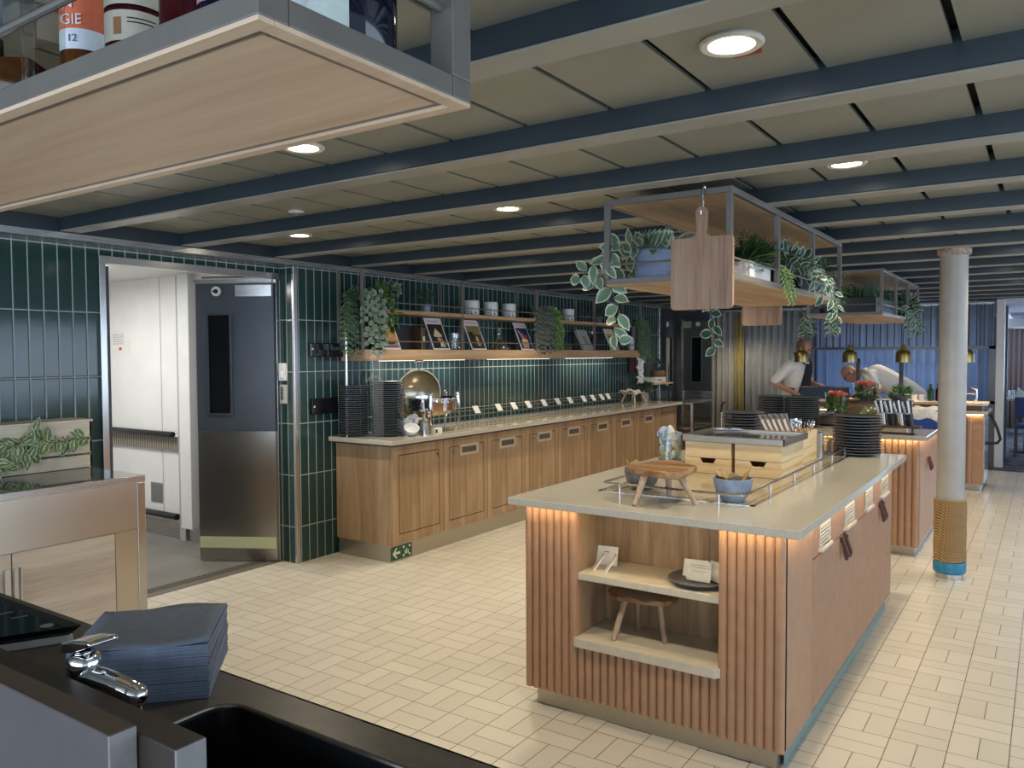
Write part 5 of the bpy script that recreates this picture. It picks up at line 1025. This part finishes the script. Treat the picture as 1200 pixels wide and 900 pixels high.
o.add(vs, [(i*7+j,(i+1)*7+j,(i+1)*7+j+1,i*7+j+1) for i in range(8) for j in range(6)], True); q = o.build('cloth', plain('white_cloth', (.72,.69,.66), .9, 0, .1, 40)); q.modifiers.new('thickness','SOLIDIFY').thickness = .006; q.location = (-4.40,9.25,1.066); tag(q, 'crumpled white cloth draped over the small pale stool', 'cloth')
potplant('potted_herb', 'bushy green herb in a pale stone pot at the far end of the back counter', 9.62, 1.10, .055, .12, DARKLEAF, plain('pale_stone_pot', (.42,.41,.39), .7, 0, .15, 30), 260, .05, .016, (.10,.10,.07), -4.40, .9205)
t = thing('wire_stand', 'small black wire stand with a pale board at the far end of the counter', 'stand', (-4.43, 10.0, .9205)); WB = plain('black_wire', (.02,.02,.022), .4, .5)
for sy in (-.25,.25):
    for sx in (-.1,.1): M().tube([(sx,sy,-.92 if sy > 0 else 0),(sx,sy,.48)], .006, 6).build('leg', WB, t)
M().tube([(.1,-.25,.40),(.1,.25,.40)], .005, 6).build('bar', WB, t); M().box(-.13,.13,-.30,.34,.215,.235).build('board', PINEY, t, bevel=.002)
t = thing('white_crate', 'low white box on the black wire stand', 'box', (-4.43, 9.93, 1.157)); M().box(-.10,.10,-.20,.22,0,.075).build('body', WHITEP, t, bevel=.003); M().box(.10,.102,-.05,.07,.03,.042).build('slot', BLACK, t)
potplant('potted_grass', 'brown wooden bowl with dry plants on top of the white box', 10.05, 1.39, .10, .09, DARKLEAF, CASEW, 90, .06, .012, (.08,.08,.05), -4.40, 1.2335)
t = thing('service_trolley', 'steel service trolley at the far end of the back counter', 'trolley', (-4.15, 10.35, 0))
for x in (.0,.30):
    for y in (-.50,.32): M().tube([(x,y,.06),(x,y,.90)], .012, 8).build('post', STEELZ, t); M().ball((x,y,.035), (.02,.03,.035), 10, 6).build('wheel', BLACK, t)
for z in (.16,.56,.885): M().box(.0,.30,-.50,.32,z,z+.022).build('shelf', STEEL, t, bevel=.003)
t = thing('floor_squeegee', 'thin pole with a black hooked handle standing by the curtain', 'pole', (-3.22, 9.2, 0)); M().tube([(0,0,.02),(0,0,.86)], .010, 10).build('pole', STEELZ, t); M().tube([(0,0,.85),(.005,0,.93),(.03,0,.97),(.05,0,.965)], .013, 10).build('handle', BLACK, t); M().box(-.2,.2,-.02,.02,0,.04).build('blade', BLACK, t)

# ================================================================ second island and pass
stack(-1.745, 6.98, .9255, .150, 15, .0165, 'topmost black plate of the right stack on the second island', 'black plate in the right hand stack on the second island', 'right plate stack on the second island')
stack(-2.02, 7.12, .9255, .150, 15, .0165, 'topmost black plate of the left stack on the second island', 'black plate in the left hand stack on the second island', 'left plate stack on the second island')
t = thing('serving_riser', 'dark wooden riser box on the second island under the front glass vase', 'riser', (-1.37, 7.30, .9255))
m = M(); m.box(-.30,.25,-.17,.16,0,.014); m.box(-.30,.25,-.17,-.155,0,.072); m.box(-.30,.25,.145,.16,0,.072); m.build('box', CASEW, t, bevel=.002); M().box(-.31,.26,-.18,.17,.072,.084).build('top', WALNUT, t, bevel=.002)
t = thing('serving_riser', 'taller wooden riser box on the second island under the rear glass vase', 'riser', (-1.28, 7.72, .9255)); M().box(-.30,.27,-.17,.17,0,.180).build('box', CASEW, t, bevel=.002); M().box(-.31,.28,-.18,.18,.180,.194).build('top', WALNUT, t, bevel=.002)
VG = [plain('veg_'+k, c, .4, 0, .2, 40) for k, c in (('tomato',(.50,.06,.03)),('salmon',(.56,.22,.12)),('dark_green',(.02,.07,.015)),('leaf_green',(.10,.22,.04)))]
def vegvase(l, loc, R, h, seed):
    t = thing('glass_vase', l, 'vase', loc); M().lathe([(R*.82,0),(R*.84,.006),(R*.86,h*.5),(R,h),(R*.97,h),(R*.83,h*.5),(R*.80,.01),(.001,.009)], n=36).build('glass', JARG, t); r = random.Random(seed)
    m = M(); bush(m, (0,0,h*.45), (R*.62,R*.62,h*.36), 120, .06, .03, .2, r); m.build('leaves', [FERN, IVY][seed%2], t)
    for i in range(11):
        a = i*2.4; q = R*.62*math.sqrt((i+.5)/11); o = M(); o.ball((0,0,0), (.026,.026,.022), 12, 8); s = o.build('tomato' if i % 3 else 'radish', VG[0] if i%3 else VG[1]); s.location = (loc[0]+q*math.cos(a), loc[1]+q*math.sin(a), loc[2]+h*.93+.012*(i%2)); tag(s, ('tomato' if i%3 else 'pale radish')+' heaped in the '+('front' if seed == 1 else 'rear')+' glass vase', 'vegetable', ('tomatoes' if i%3 else 'radishes')+' in the '+('front' if seed == 1 else 'rear')+' vase')
vegvase('wide glass vase of greens and tomatoes, the front one left of the bending cook', (-1.525, 7.30, 1.010), .104, .19, 1)
vegvase('wide glass vase of greens and tomatoes, the rear one before the bending cook', (-1.36, 7.66, 1.120), .112, .155, 2)
t = thing('herb_bowl', 'grey bowl of fresh herbs right of the rear glass vase', 'bowl', (-1.085, 7.68, 1.120)); M().lathe([(.05,0),(.085,.035),(.095,.055),(.088,.055),(.001,.02)], n=28).build('bowl', GREYSTONE, t); m = M(); bush(m, (.01,0,.07), (.08,.08,.04), 110, .05, .02, .6); m.build('herbs', IVY, t)
t = thing('flower_jar', 'small jar of white flowers and greens beside the cutlery holder', 'flowers', (-1.19, 6.98, .9255)); M().lathe([(.03,0),(.035,.07),(.03,.07),(.001,.005)], n=20).build('jar', JARG, t); m = M(); bush(m, (0,0,.12), (.09,.07,.05), 80, .045, .014, .6); m.build('greens', LIME, t); m = M()
for i in range(14): c = rdir(rnd,.6); m.ball((c.x*.08,c.y*.06,.13+c.z*.045), .010, 8, 6)
m.build('blossoms', PORC, t)
def knife(loc, rot, label, group, hm):
    t = thing('table_knife', label, 'knife', loc, group=group); t.rotation_euler = rot
    M().box(-.007,.007,-.001,.001,0,.095).build('blade', STEELZ, t); M().box(-.007,.007,-.004,.004,.09,.185).build('handle', hm, t, bevel=.002)
t = thing('cutlery_holder', 'dark wooden two tier holder of cutlery cups at the corner of the second island', 'holder', (-.93, 6.68, .9255))
M().box(-.16,.10,-.06,.06,0,.008).build('base_board', WALNUT, t); M().box(-.16,-.145,-.06,.06,0,.058).build('side', WALNUT, t); M().box(.075,.09,-.06,.06,0,.058).build('side', WALNUT, t); M().box(-.18,.135,-.065,.065,.050,.066).build('top_board', WALNUT, t, bevel=.002)
for i, (x, m_) in enumerate(((-.125,STEELZ),(-.06,BLACK),(.0,STEELZ),(.062,BLACK))):
    c = thing('cutlery_cup', ('steel','black','steel','black')[i]+' tilted cutlery cup in the wooden holder, %s from the left' % ORD[i], 'cup', (-.93+x, 6.672, .993)); c.rotation_euler = (.05,-.12,0); M().lathe([(.026,0),(.030,.09),(.028,.09),(.025,.006),(.001,.005)], n=24).build('body', m_, c)
    for k in range(4): knife((-.93+x-.008+.007*k, 6.675+.004*(k%2), 1.0), (.04,-.30+.07*k,.1*k), ('black' if k%2 else 'steel')+' handled knife in the %s cup of the wooden holder' % ORD[i], ('black' if k%2 else 'steel')+' knives in the %s holder cup' % ORD[i], BLACK if k%2 else STEELZ)
t = thing('storage_bin', 'blue plastic bin under a white cloth on the second island', 'bin', (-.858, 7.50, .9255))
m = M()
for q in ((-.11,.11,-.20,-.192),(-.11,.11,.192,.20),(-.11,-.102,-.20,.20),(.102,.11,-.20,.20)): m.box(*q,0,.15)
m.box(-.11,.11,-.20,.20,0,.008); m.build('body', plain('blue_plastic', (.03,.11,.50), .4), t, bevel=.004)
o = M(); vs = []
for i in range(13):
    for j in range(9): x, y = -.125+.28*i/12, -.26+.5*j/8; ov = max(0, x-.10)*1.2+max(0, -.20-y)*1.2+max(0, y-.19)+max(0, -.105-x)*.3; vs.append((x, y, .155+.010*math.sin(i*1.1)*math.cos(j*.9)-ov))
o.add(vs, [(i*9+j,(i+1)*9+j,(i+1)*9+j+1,i*9+j+1) for i in range(12) for j in range(8)], True); q = o.build('cloth', bpy.data.materials['white_cloth']); q.modifiers.new('thickness','SOLIDIFY').thickness = .006; q.location = (-.858,7.50,.9255); tag(q, 'white cloth thrown over the blue bin', 'cloth')
t = thing('gastronorm_pan', 'big dark rectangular pan on the pass in front of the standing cook', 'pan', (-2.35, 10.53, .9755)); m = M()
for q in ((-.26,.26,-.16,-.15),(-.26,.26,.15,.16),(-.26,-.25,-.16,.16),(.25,.26,-.16,.16)): m.box(*q,0,.14)
m.box(-.26,.26,-.16,.16,0,.01); m.build('body', plain('dark_blue_steel', (.02,.03,.05), .25, .4), t, bevel=.004); M().box(-.275,.275,-.172,.172,.132,.142).build('rim', BLACK, t)
for x, r, h, mt, l in ((-1.16,.035,.19,GRN,'green bottle on the pass left of the pale column'),(-1.08,.03,.20,DKR,'dark bottle on the pass hidden partly by the column')):
    t = thing('oil_bottle', l, 'bottle', (x, 10.55, .9755)); M().lathe([(r,0),(r,h*.65),(r*.4,h*.8),(r*.4,h)], n=20).build('glass', mt, t); M().lathe([(r*.45,h*.96),(r*.45,h*1.03)], n=14).build('cap', BLACK, t)
for i, (x, l) in enumerate(((-1.42,'leftmost white cup on the pass behind the bending cook'),(-1.33,'middle white cup on the pass behind the bending cook'),(-1.25,'rightmost white cup on the pass behind the bending cook'))):
    o = M().lathe([(.025,0),(.035,.07),(.032,.07),(.001,.006)], n=24).build('cup', PORC); o.location = (x, 10.55, .9755); tag(o, l, 'cup', 'white cups on the pass')
# heat lamps over the pass
def pendant(x, l):
    t = thing('pendant_lamp', l, 'lamp', (x, 10.5, 1.43), group='brass pendant lamps over the pass')
    M().lathe([(.086,0),(.086,.012),(.084,.085),(.078,.118),(.058,.142),(.036,.152),(.030,.178),(.022,.212),(.008,.216),(.018,.205),(.026,.175),(.032,.150),(.054,.138),(.074,.115),(.080,.085),(.081,.0)], n=40, cap=False).build('shade', BRASS, t)
    M().ball((0,0,.05), .03, 14, 10).build('bulb', emit('heat_bulb', (1,.72,.40), 6.0) if 'heat_bulb' not in bpy.data.materials else bpy.data.materials['heat_bulb'], t)
    M().tube([(0,0,.2),(0,0,.83)], .006, 6).build('cord', BLACK, t)
    l_ = bpy.data.lights.new('heat_lamp', 'SPOT'); l_.energy = 14; l_.color = (1,.74,.45); l_.spot_size = 1.5; l_.spot_blend = .6; o = bpy.data.objects.new('heat_lamp', l_); COL.objects.link(o); o.parent = t; o.location = (0,0,.01)
for x, l in ((-2.628,'brass pendant lamp in front of the standing cook'),(-2.05,'brass pendant lamp above the bending cook'),(-1.452,'brass pendant lamp between the bending cook and the column'),(-.80,'brass pendant lamp mostly hidden behind the pale column')): pendant(x, l)
for x, l in ((-1.99,'thin black post on the pass beside the bending cook'),(-1.50,'thin black post on the pass left of the column')):
    t = thing('pass_post', l, 'post', (x, 10.7, .9755)); M().box(-.022,.022,-.022,.022,0,.50).build('post', BLACK, t, bevel=.003); M().box(-.05,.05,-.05,.05,0,.006).build('foot', BLACK, t)
# ================================================================ column
t = thing('column', 'pale round column wrapped in rope at its foot', 'column', (-.55, 6.19, 0))
M().lathe([(.086,.5),(.086,2.235)], n=48).build('shaft', plain('cream_column_paint', (.44,.41,.37), .38, 0, .04, 10), t); M().lathe([(.092,2.205),(.104,2.215),(.104,2.247),(.086,2.247)], n=40).build('top_ring', plain('worn_ring', (.42,.33,.24), .6, 0, .3, 40), t)
M().lathe([(.086,0),(.086,.12)], n=48).build('steel_base', STEELZ, t)
pts = [((.092+.0012*math.sin(i*.7))*math.cos(2*PI*i/28), (.092+.0012*math.sin(i*.7))*math.sin(2*PI*i/28), .112+.0185*i/28) for i in range(28*23+1)]
nr = N('twisted_rope'); wr = nr.n('ShaderNodeTexWave', bands_direction='DIAGONAL'); nr.t.links.new(nr.co((1,1,1)), wr.inputs[0]); wr.inputs['Scale'].default_value = 32; wr.inputs['Distortion'].default_value = 1.
nr.set(Base_Color=nr.ramp(wr.outputs[0], [(.2,(.24,.14,.055)),(.7,(.50,.33,.15))]), Roughness=.85); nr.bump(wr.outputs[0], .6, .004)
M().tube(pts, .0105, 8).build('rope', nr.mat, t); M().lathe([(.094,.035),(.103,.05),(.101,.075),(.104,.10),(.097,.115)], n=48, cap=False).build('blue_tape', plain('blue_tape_mat', (.03,.25,.42), .5, 0, .2, 30), t)
# ================================================================ ceiling lamps
RINGW = plain('lamp_ring', (.70,.66,.58), .35)
def downlight(x, y, label, vis=True):
    t = thing('downlight', label, 'ceiling light', (x, y, 2.325), group='round ceiling lamps')
    M().lathe([(.078,0),(.080,-.006),(.074,-.012),(.058,-.010),(.054,-.002)], n=40, cap=False).build('ring', RINGW, t)
    M().lathe([(.056,-.006),(.001,-.0075)], n=32, cap=False).build('lens', LAMP, t)
    l_ = bpy.data.lights.new('downlight_beam', 'SPOT'); l_.energy = DOWN_W; l_.color = (1,.85,.62); l_.spot_size = 2.25; l_.spot_blend = .75; l_.shadow_soft_size = .045
    o = bpy.data.objects.new('downlight_beam', l_); COL.objects.link(o); o.parent = t; o.location = (0,0,-.02); return t
d1 = downlight(-.671, 1.976, 'large looking round ceiling lamp with a red tab, nearest the camera')
M().box(-.02,.05,.075,.085,-.012,-.002).build('red_tab', plain('red_tab_mat', (.35,.05,.04), .5), d1)
downlight(-.70, 3.476, 'round ceiling lamp glaring on the right, above the plant shelf'); downlight(-2.387, 3.50, 'round ceiling lamp in the middle of the ceiling bays'); downlight(-2.309, 2.038, 'round ceiling lamp partly hidden by the overhead bottle shelf'); downlight(-4.009, 3.50, 'round ceiling lamp nearest the open doorway')
for x, y in ((-.70,4.97),(-2.35,4.97),(-3.6,4.97),(-.2,6.46),(-2.35,6.46),(-3.6,6.46),(-2.35,7.95),(-.35,7.95),(-.3,9.44),(-3.2,9.44),(-1.6,11.67),(-3.9,11.67)): downlight(x, y, 'unseen round ceiling lamp farther along the room, between the beams')  # last lamp added to brighten the far silver and gold curtains
t = thing('sprinkler', 'small white ceiling sprinkler beside the lamp by the doorway', 'sprinkler', (-3.372, 2.922, 2.325)); M().lathe([(.040,0),(.042,-.006),(.02,-.010),(.001,-.010)], n=28).build('rosette', WHITEP, t); M().tube([(0,0,-.01),(0,0,-.03)], .008, 10).build('head', CHROME, t)
# ================================================================ dining corner far right
t = thing('dining_table', 'small dining table beyond the white post', 'table', (-.28, 14.6, .004)); M().box(-.33,.45,-.40,.40,.80,.83).build('top', PALE, t, bevel=.004); M().tube([(0,0,.02),(0,0,.80)], .04, 14).build('leg', BLACK, t); M().lathe([(.25,0),(.24,.02),(.05,.03)], n=24).build('foot', BLACK, t)
for i, (x, y, l) in enumerate(((-.55,14.45,'wine glass nearest the white post on the far table'),(-.48,14.60,'second wine glass on the far table'),(-.46,14.38,'wine glass right of the other two on the far table'))):
    g_ = thing('drinking_glass', l, 'glass', (x,y,.8345)); M().lathe([(.032,0),(.038,.12),(.036,.12),(.03,.006),(.001,.005)], n=24).build('glass', JARG, g_)
o = M().prism([(-.09,0),(.12,0),(-.06,.17)], 'y', -.05, .05).build('folded_napkin', PAPER); o.location = (-.34,14.45,.8345); tag(o, 'white folded napkin standing on the far table', 'napkin')
def chair(x, y, rz, l):
    t = thing('dining_chair', l, 'chair', (x,y,.004), rz); BR = plain('dark_brown_wood', (.05,.028,.02), .4) if 'dark_brown_wood' not in bpy.data.materials else bpy.data.materials['dark_brown_wood']; BL = plain('blue_upholstery', (.05,.09,.22), .8) if 'blue_upholstery' not in bpy.data.materials else bpy.data.materials['blue_upholstery']
    M().box(-.22,.22,-.22,.22,.42,.48).build('seat', BL, t, bevel=.02); M().box(-.21,.21,.19,.23,.58,.88).build('backrest', BL, t, bevel=.015)
    for sx in (-.2,.2): M().tube([(sx,-.2,0),(sx,-.19,.42)], .018, 8).build('leg', BR, t); M().tube([(sx,.26,0),(sx,.2,.45),(sx,.23,.88)], .018, 8).build('leg', BR, t); M().tube([(sx,.2,.66),(sx,-.1,.66),(sx,-.19,.60),(sx,-.2,.45)], .015, 8).build('armrest', BR, t)
chair(-.20, 14.0, PI, 'dark wooden armchair with blue seat at the near side of the far table'); chair(.25, 15.2, .2, 'dark wooden armchair with blue seat behind the far table')
# ================================================================ the two cooks
SKIN = plain('skin', (.56,.30,.215), .5, 0, .06, 30); SHIRT = plain('white_chef_shirt', (.86,.86,.86), .85, 0, .04, 25); NAVY = plain('navy_apron', (.012,.016,.035), .8); TROUS = plain('dark_trousers', (.02,.02,.024), .8); GREYA = plain('pale_grey_apron', (.58,.60,.64), .85)
def limb(m, a, b, ra, rb, n=14): a, b = Vector(a), Vector(b); m.tube([a, a.lerp(b,.5), b], [ra, (ra+rb)*.52, rb], n); m.ball(a, ra, 14, 10); m.ball(b, rb, 14, 10)
def hand(m, wr, d, nrm, L=.18, curl=.5):
    d, nrm = Vector(d).normalized(), Vector(nrm).normalized(); s = d.cross(nrm).normalized(); w = Vector(wr); pc = w+d*.05
    for k in (-.028,-.010,.010,.028): limb(m, w+s*k*.6, w+d*.085+s*k, .016, .014, 8)
    for k, l in zip((-.030,-.010,.010,.030), (.055,.070,.075,.062)):
        b = w+d*.09+s*k; e = b+(d-nrm*curl*.5).normalized()*l*.5; f_ = e+(d-nrm*curl*1.4).normalized()*l*.5; limb(m, b, e, .0095, .009, 8); limb(m, e, f_, .009, .0075, 8)
    b = w+d*.02+s*.034; e = b+(d*.6+s*.8).normalized()*.035; limb(m, b, e, .012, .010, 8); limb(m, e, e+(d+s*.2-nrm*.3).normalized()*.03, .010, .008, 8)
def head(m, c, fw, up):
    fw = Vector(fw).normalized(); up = (Vector(up)-fw*Vector(up).dot(fw)).normalized(); s = fw.cross(up); c = Vector(c); st = len(m.v)
    m.ball((0,0,.02), (.098,.078,.098), 20, 14); m.ball((.022,0,-.055), (.072,.062,.065), 18, 12); m.ball((.055,0,-.095), (.035,.036,.025), 12, 8); m.ball((.098,0,-.030), (.020,.014,.024), 10, 8); m.ball((.090,0,-.010), (.014,.012,.03), 10, 8); m.ball((.088,0,-.068), (.012,.026,.008), 10, 6); m.ball((.084,0,.018), (.016,.055,.012), 10, 6)
    for k in (-1,1): m.ball((-.005,k*.080,-.018), (.022,.010,.034), 10, 8)
    mt = Matrix(((fw.x,s.x,up.x,c.x),(fw.y,s.y,up.y,c.y),(fw.z,s.z,up.z,c.z),(0,0,0,1))); m.xf(mt, st); return mt
def skinned(m, name, mat, t, vox): o = m.build(name, mat, t); r = o.modifiers.new('remesh','REMESH'); r.mode = 'VOXEL'; r.voxel_size = vox; r.use_smooth_shade = True; s = o.modifiers.new('smooth','SMOOTH'); s.iterations = 4; s.factor = .5; return o
def person(label, loc, rz, J):
    t = thing('person', label, 'person', loc, rz); b = M()
    limb(b, J['pel'], J['wst'], .135, .130); limb(b, J['wst'], J['che'], .130, .145); limb(b, J['che'], J['nck'], .10, .058); limb(b, J['nck'], J['hd'], .056, .058); mt = head(b, J['hd'], J['fw'], J['up'])
    for k in ('R','L'):
        limb(b, J['sh'+k], J['el'+k], .055, .042); limb(b, J['el'+k], J['wr'+k], .042, .029); limb(b, J['che'], J['sh'+k], .10, .06); hand(b, J['wr'+k], J['hdir'+k], J['hn'+k])
        y = -.09 if k == 'R' else .09; limb(b, (0,y,.90), (.02,y,.50), .085, .058); limb(b, (.02,y,.50), (-.01,y,.09), .056, .040); limb(b, (-.01,y,.05), (.15,y,.035), .045, .035)
    skinned(b, 'body', SKIN, t, .0075)
    s = M(); limb(s, J['wst'], J['che'], .152, .160); limb(s, J['pel'], J['wst'], .152, .150); limb(s, J['che'], Vector(J['che']).lerp(Vector(J['nck']), .75), .120, .078)
    for k in ('R','L'): e = Vector(J['sh'+k]).lerp(Vector(J['el'+k]), J.get('slv',.82)); limb(s, J['che'], J['sh'+k], .115, .075); limb(s, J['sh'+k], e, .075, .062)
    skinned(s, 'shirt', SHIRT, t, .009)
    p = M(); limb(p, (0,0,.93), Vector(J['pel']), .150, .148)
    for y in (-.09,.09): limb(p, (0,y,.90), (.02,y,.50), .098, .075); limb(p, (.02,y,.5), (-.01,y,.10), .074, .062)
    skinned(p, 'trousers', TROUS, t, .011); 
    for y in (-.09,.09): M().prism([(-.08,0),(.20,0),(.20,.04),(.13,.085),(-.08,.09)], 'y', y-.048, y+.048).build('shoe', BLACK, t, bevel=.015)
    for k in (-1,1): M().ball((.083,k*.030,.000), (.010,.012,.008), 10, 8).xf(mt).build('eye', BLACKG, t)
    return t, mt
J1 = dict(pel=(0,0,.98), wst=(.01,0,1.12), che=(.02,0,1.33), nck=(.045,0,1.475), hd=(.095,0,1.615), fw=(.93,.18,-.34), up=(.3,0,1), shR=(.0,-.195,1.385), elR=(-.20,-.28,1.145), wrR=(.05,-.20,1.02), hdirR=(1,.2,-.35), hnR=(0,0,1), shL=(.02,.195,1.385), elL=(.02,.29,1.14), wrL=(.20,.17,1.12), hdirL=(1,-.5,-.1), hnL=(0,0,1), slv=.86)
c1, mt1 = person('cook in a white shirt and navy apron standing behind the plate stacks', (-2.87, 11.22, 0), -.22, J1)
a = M(); vs = []; zz = [.62,.80,.95,1.05,1.18,1.30,1.40]; hw = [1.15,1.15,1.1,1.0,.75,.6,.5]
for z, h in zip(zz, hw):
    for i in range(11): q = -h+2*h*i/10; R = .172+(.012 if z > 1.2 else 0); vs.append((.015+R*math.cos(q), R*1.02*math.sin(q), z))
a.add(vs, [(r*11+i, r*11+i+1, (r+1)*11+i+1, (r+1)*11+i) for r in range(6) for i in range(10)], True); o = a.build('apron', NAVY, c1); o.modifiers.new('thickness','SOLIDIFY').thickness = .006
m = M()
for k in (-1,1): m.tube([(.16,k*.085,1.39),(.09,k*.12,1.50),(.0,k*.085,1.545),(-.035,k*.02,1.545)], .011, 8)
m.tube([(.05,-.172,1.06),(-.08,-.155,1.07),(-.155,0,1.08),(-.08,.155,1.07),(.05,.172,1.06)], .012, 8); m.build('apron_straps', NAVY, c1)
h = M(); h.ball((-.012,0,.026), (.100,.081,.088), 20, 12); h.xf(mt1); ho_ = h.build('hair', plain('cropped_ginger_hair', (.36,.17,.10), .8), c1)
q = M(); q.box(-.12,.02,-.205,-.17,.90,1.04); q.build('tea_towel', PAPER, c1, bevel=.01)
J2 = dict(pel=(0,0,.98), wst=(.17,0,1.10), che=(.42,0,1.235), nck=(.60,0,1.285), hd=(.755,0,1.275), fw=(.55,.16,-.80), up=(.85,0,.55), shR=(.50,-.185,1.255), elR=(.42,-.28,1.04), wrR=(.62,-.20,1.01), hdirR=(1,.3,-.1), hnR=(0,0,1), shL=(.50,.185,1.255), elL=(.36,.27,1.06), wrL=(.60,.22,1.00), hdirL=(1,-.3,-.1), hnL=(0,0,1), slv=.80)
c2_, mt2 = person('bald cook with glasses in a white shirt bending over the pass', (-1.43, 11.2, 0), PI, J2)
m = M()
for k in (-1,1):
    pts = [(.099+.001*math.cos(a_), k*.034+.022*math.cos(a_), .0+.017*math.sin(a_)) for a_ in [2*PI*i/16 for i in range(17)]]; m.tube(pts, .0035, 6); m.tube([(.098,k*.056,.004),(.05,k*.082,.006),(-.01,k*.086,.0)], .003, 6)
m.tube([(.103,-.012,.003),(.104,.012,.003)], .003, 6); m.xf(mt2); m.build('glasses', BLACKG, c2_)
a = M(); limb(a, (-.01,0,.96), (.15,0,1.09), .166, .160); limb(a, (-.02,0,.62), (-.01,0,.96), .172, .168); skinned(a, 'apron', GREYA, c2_, .011)
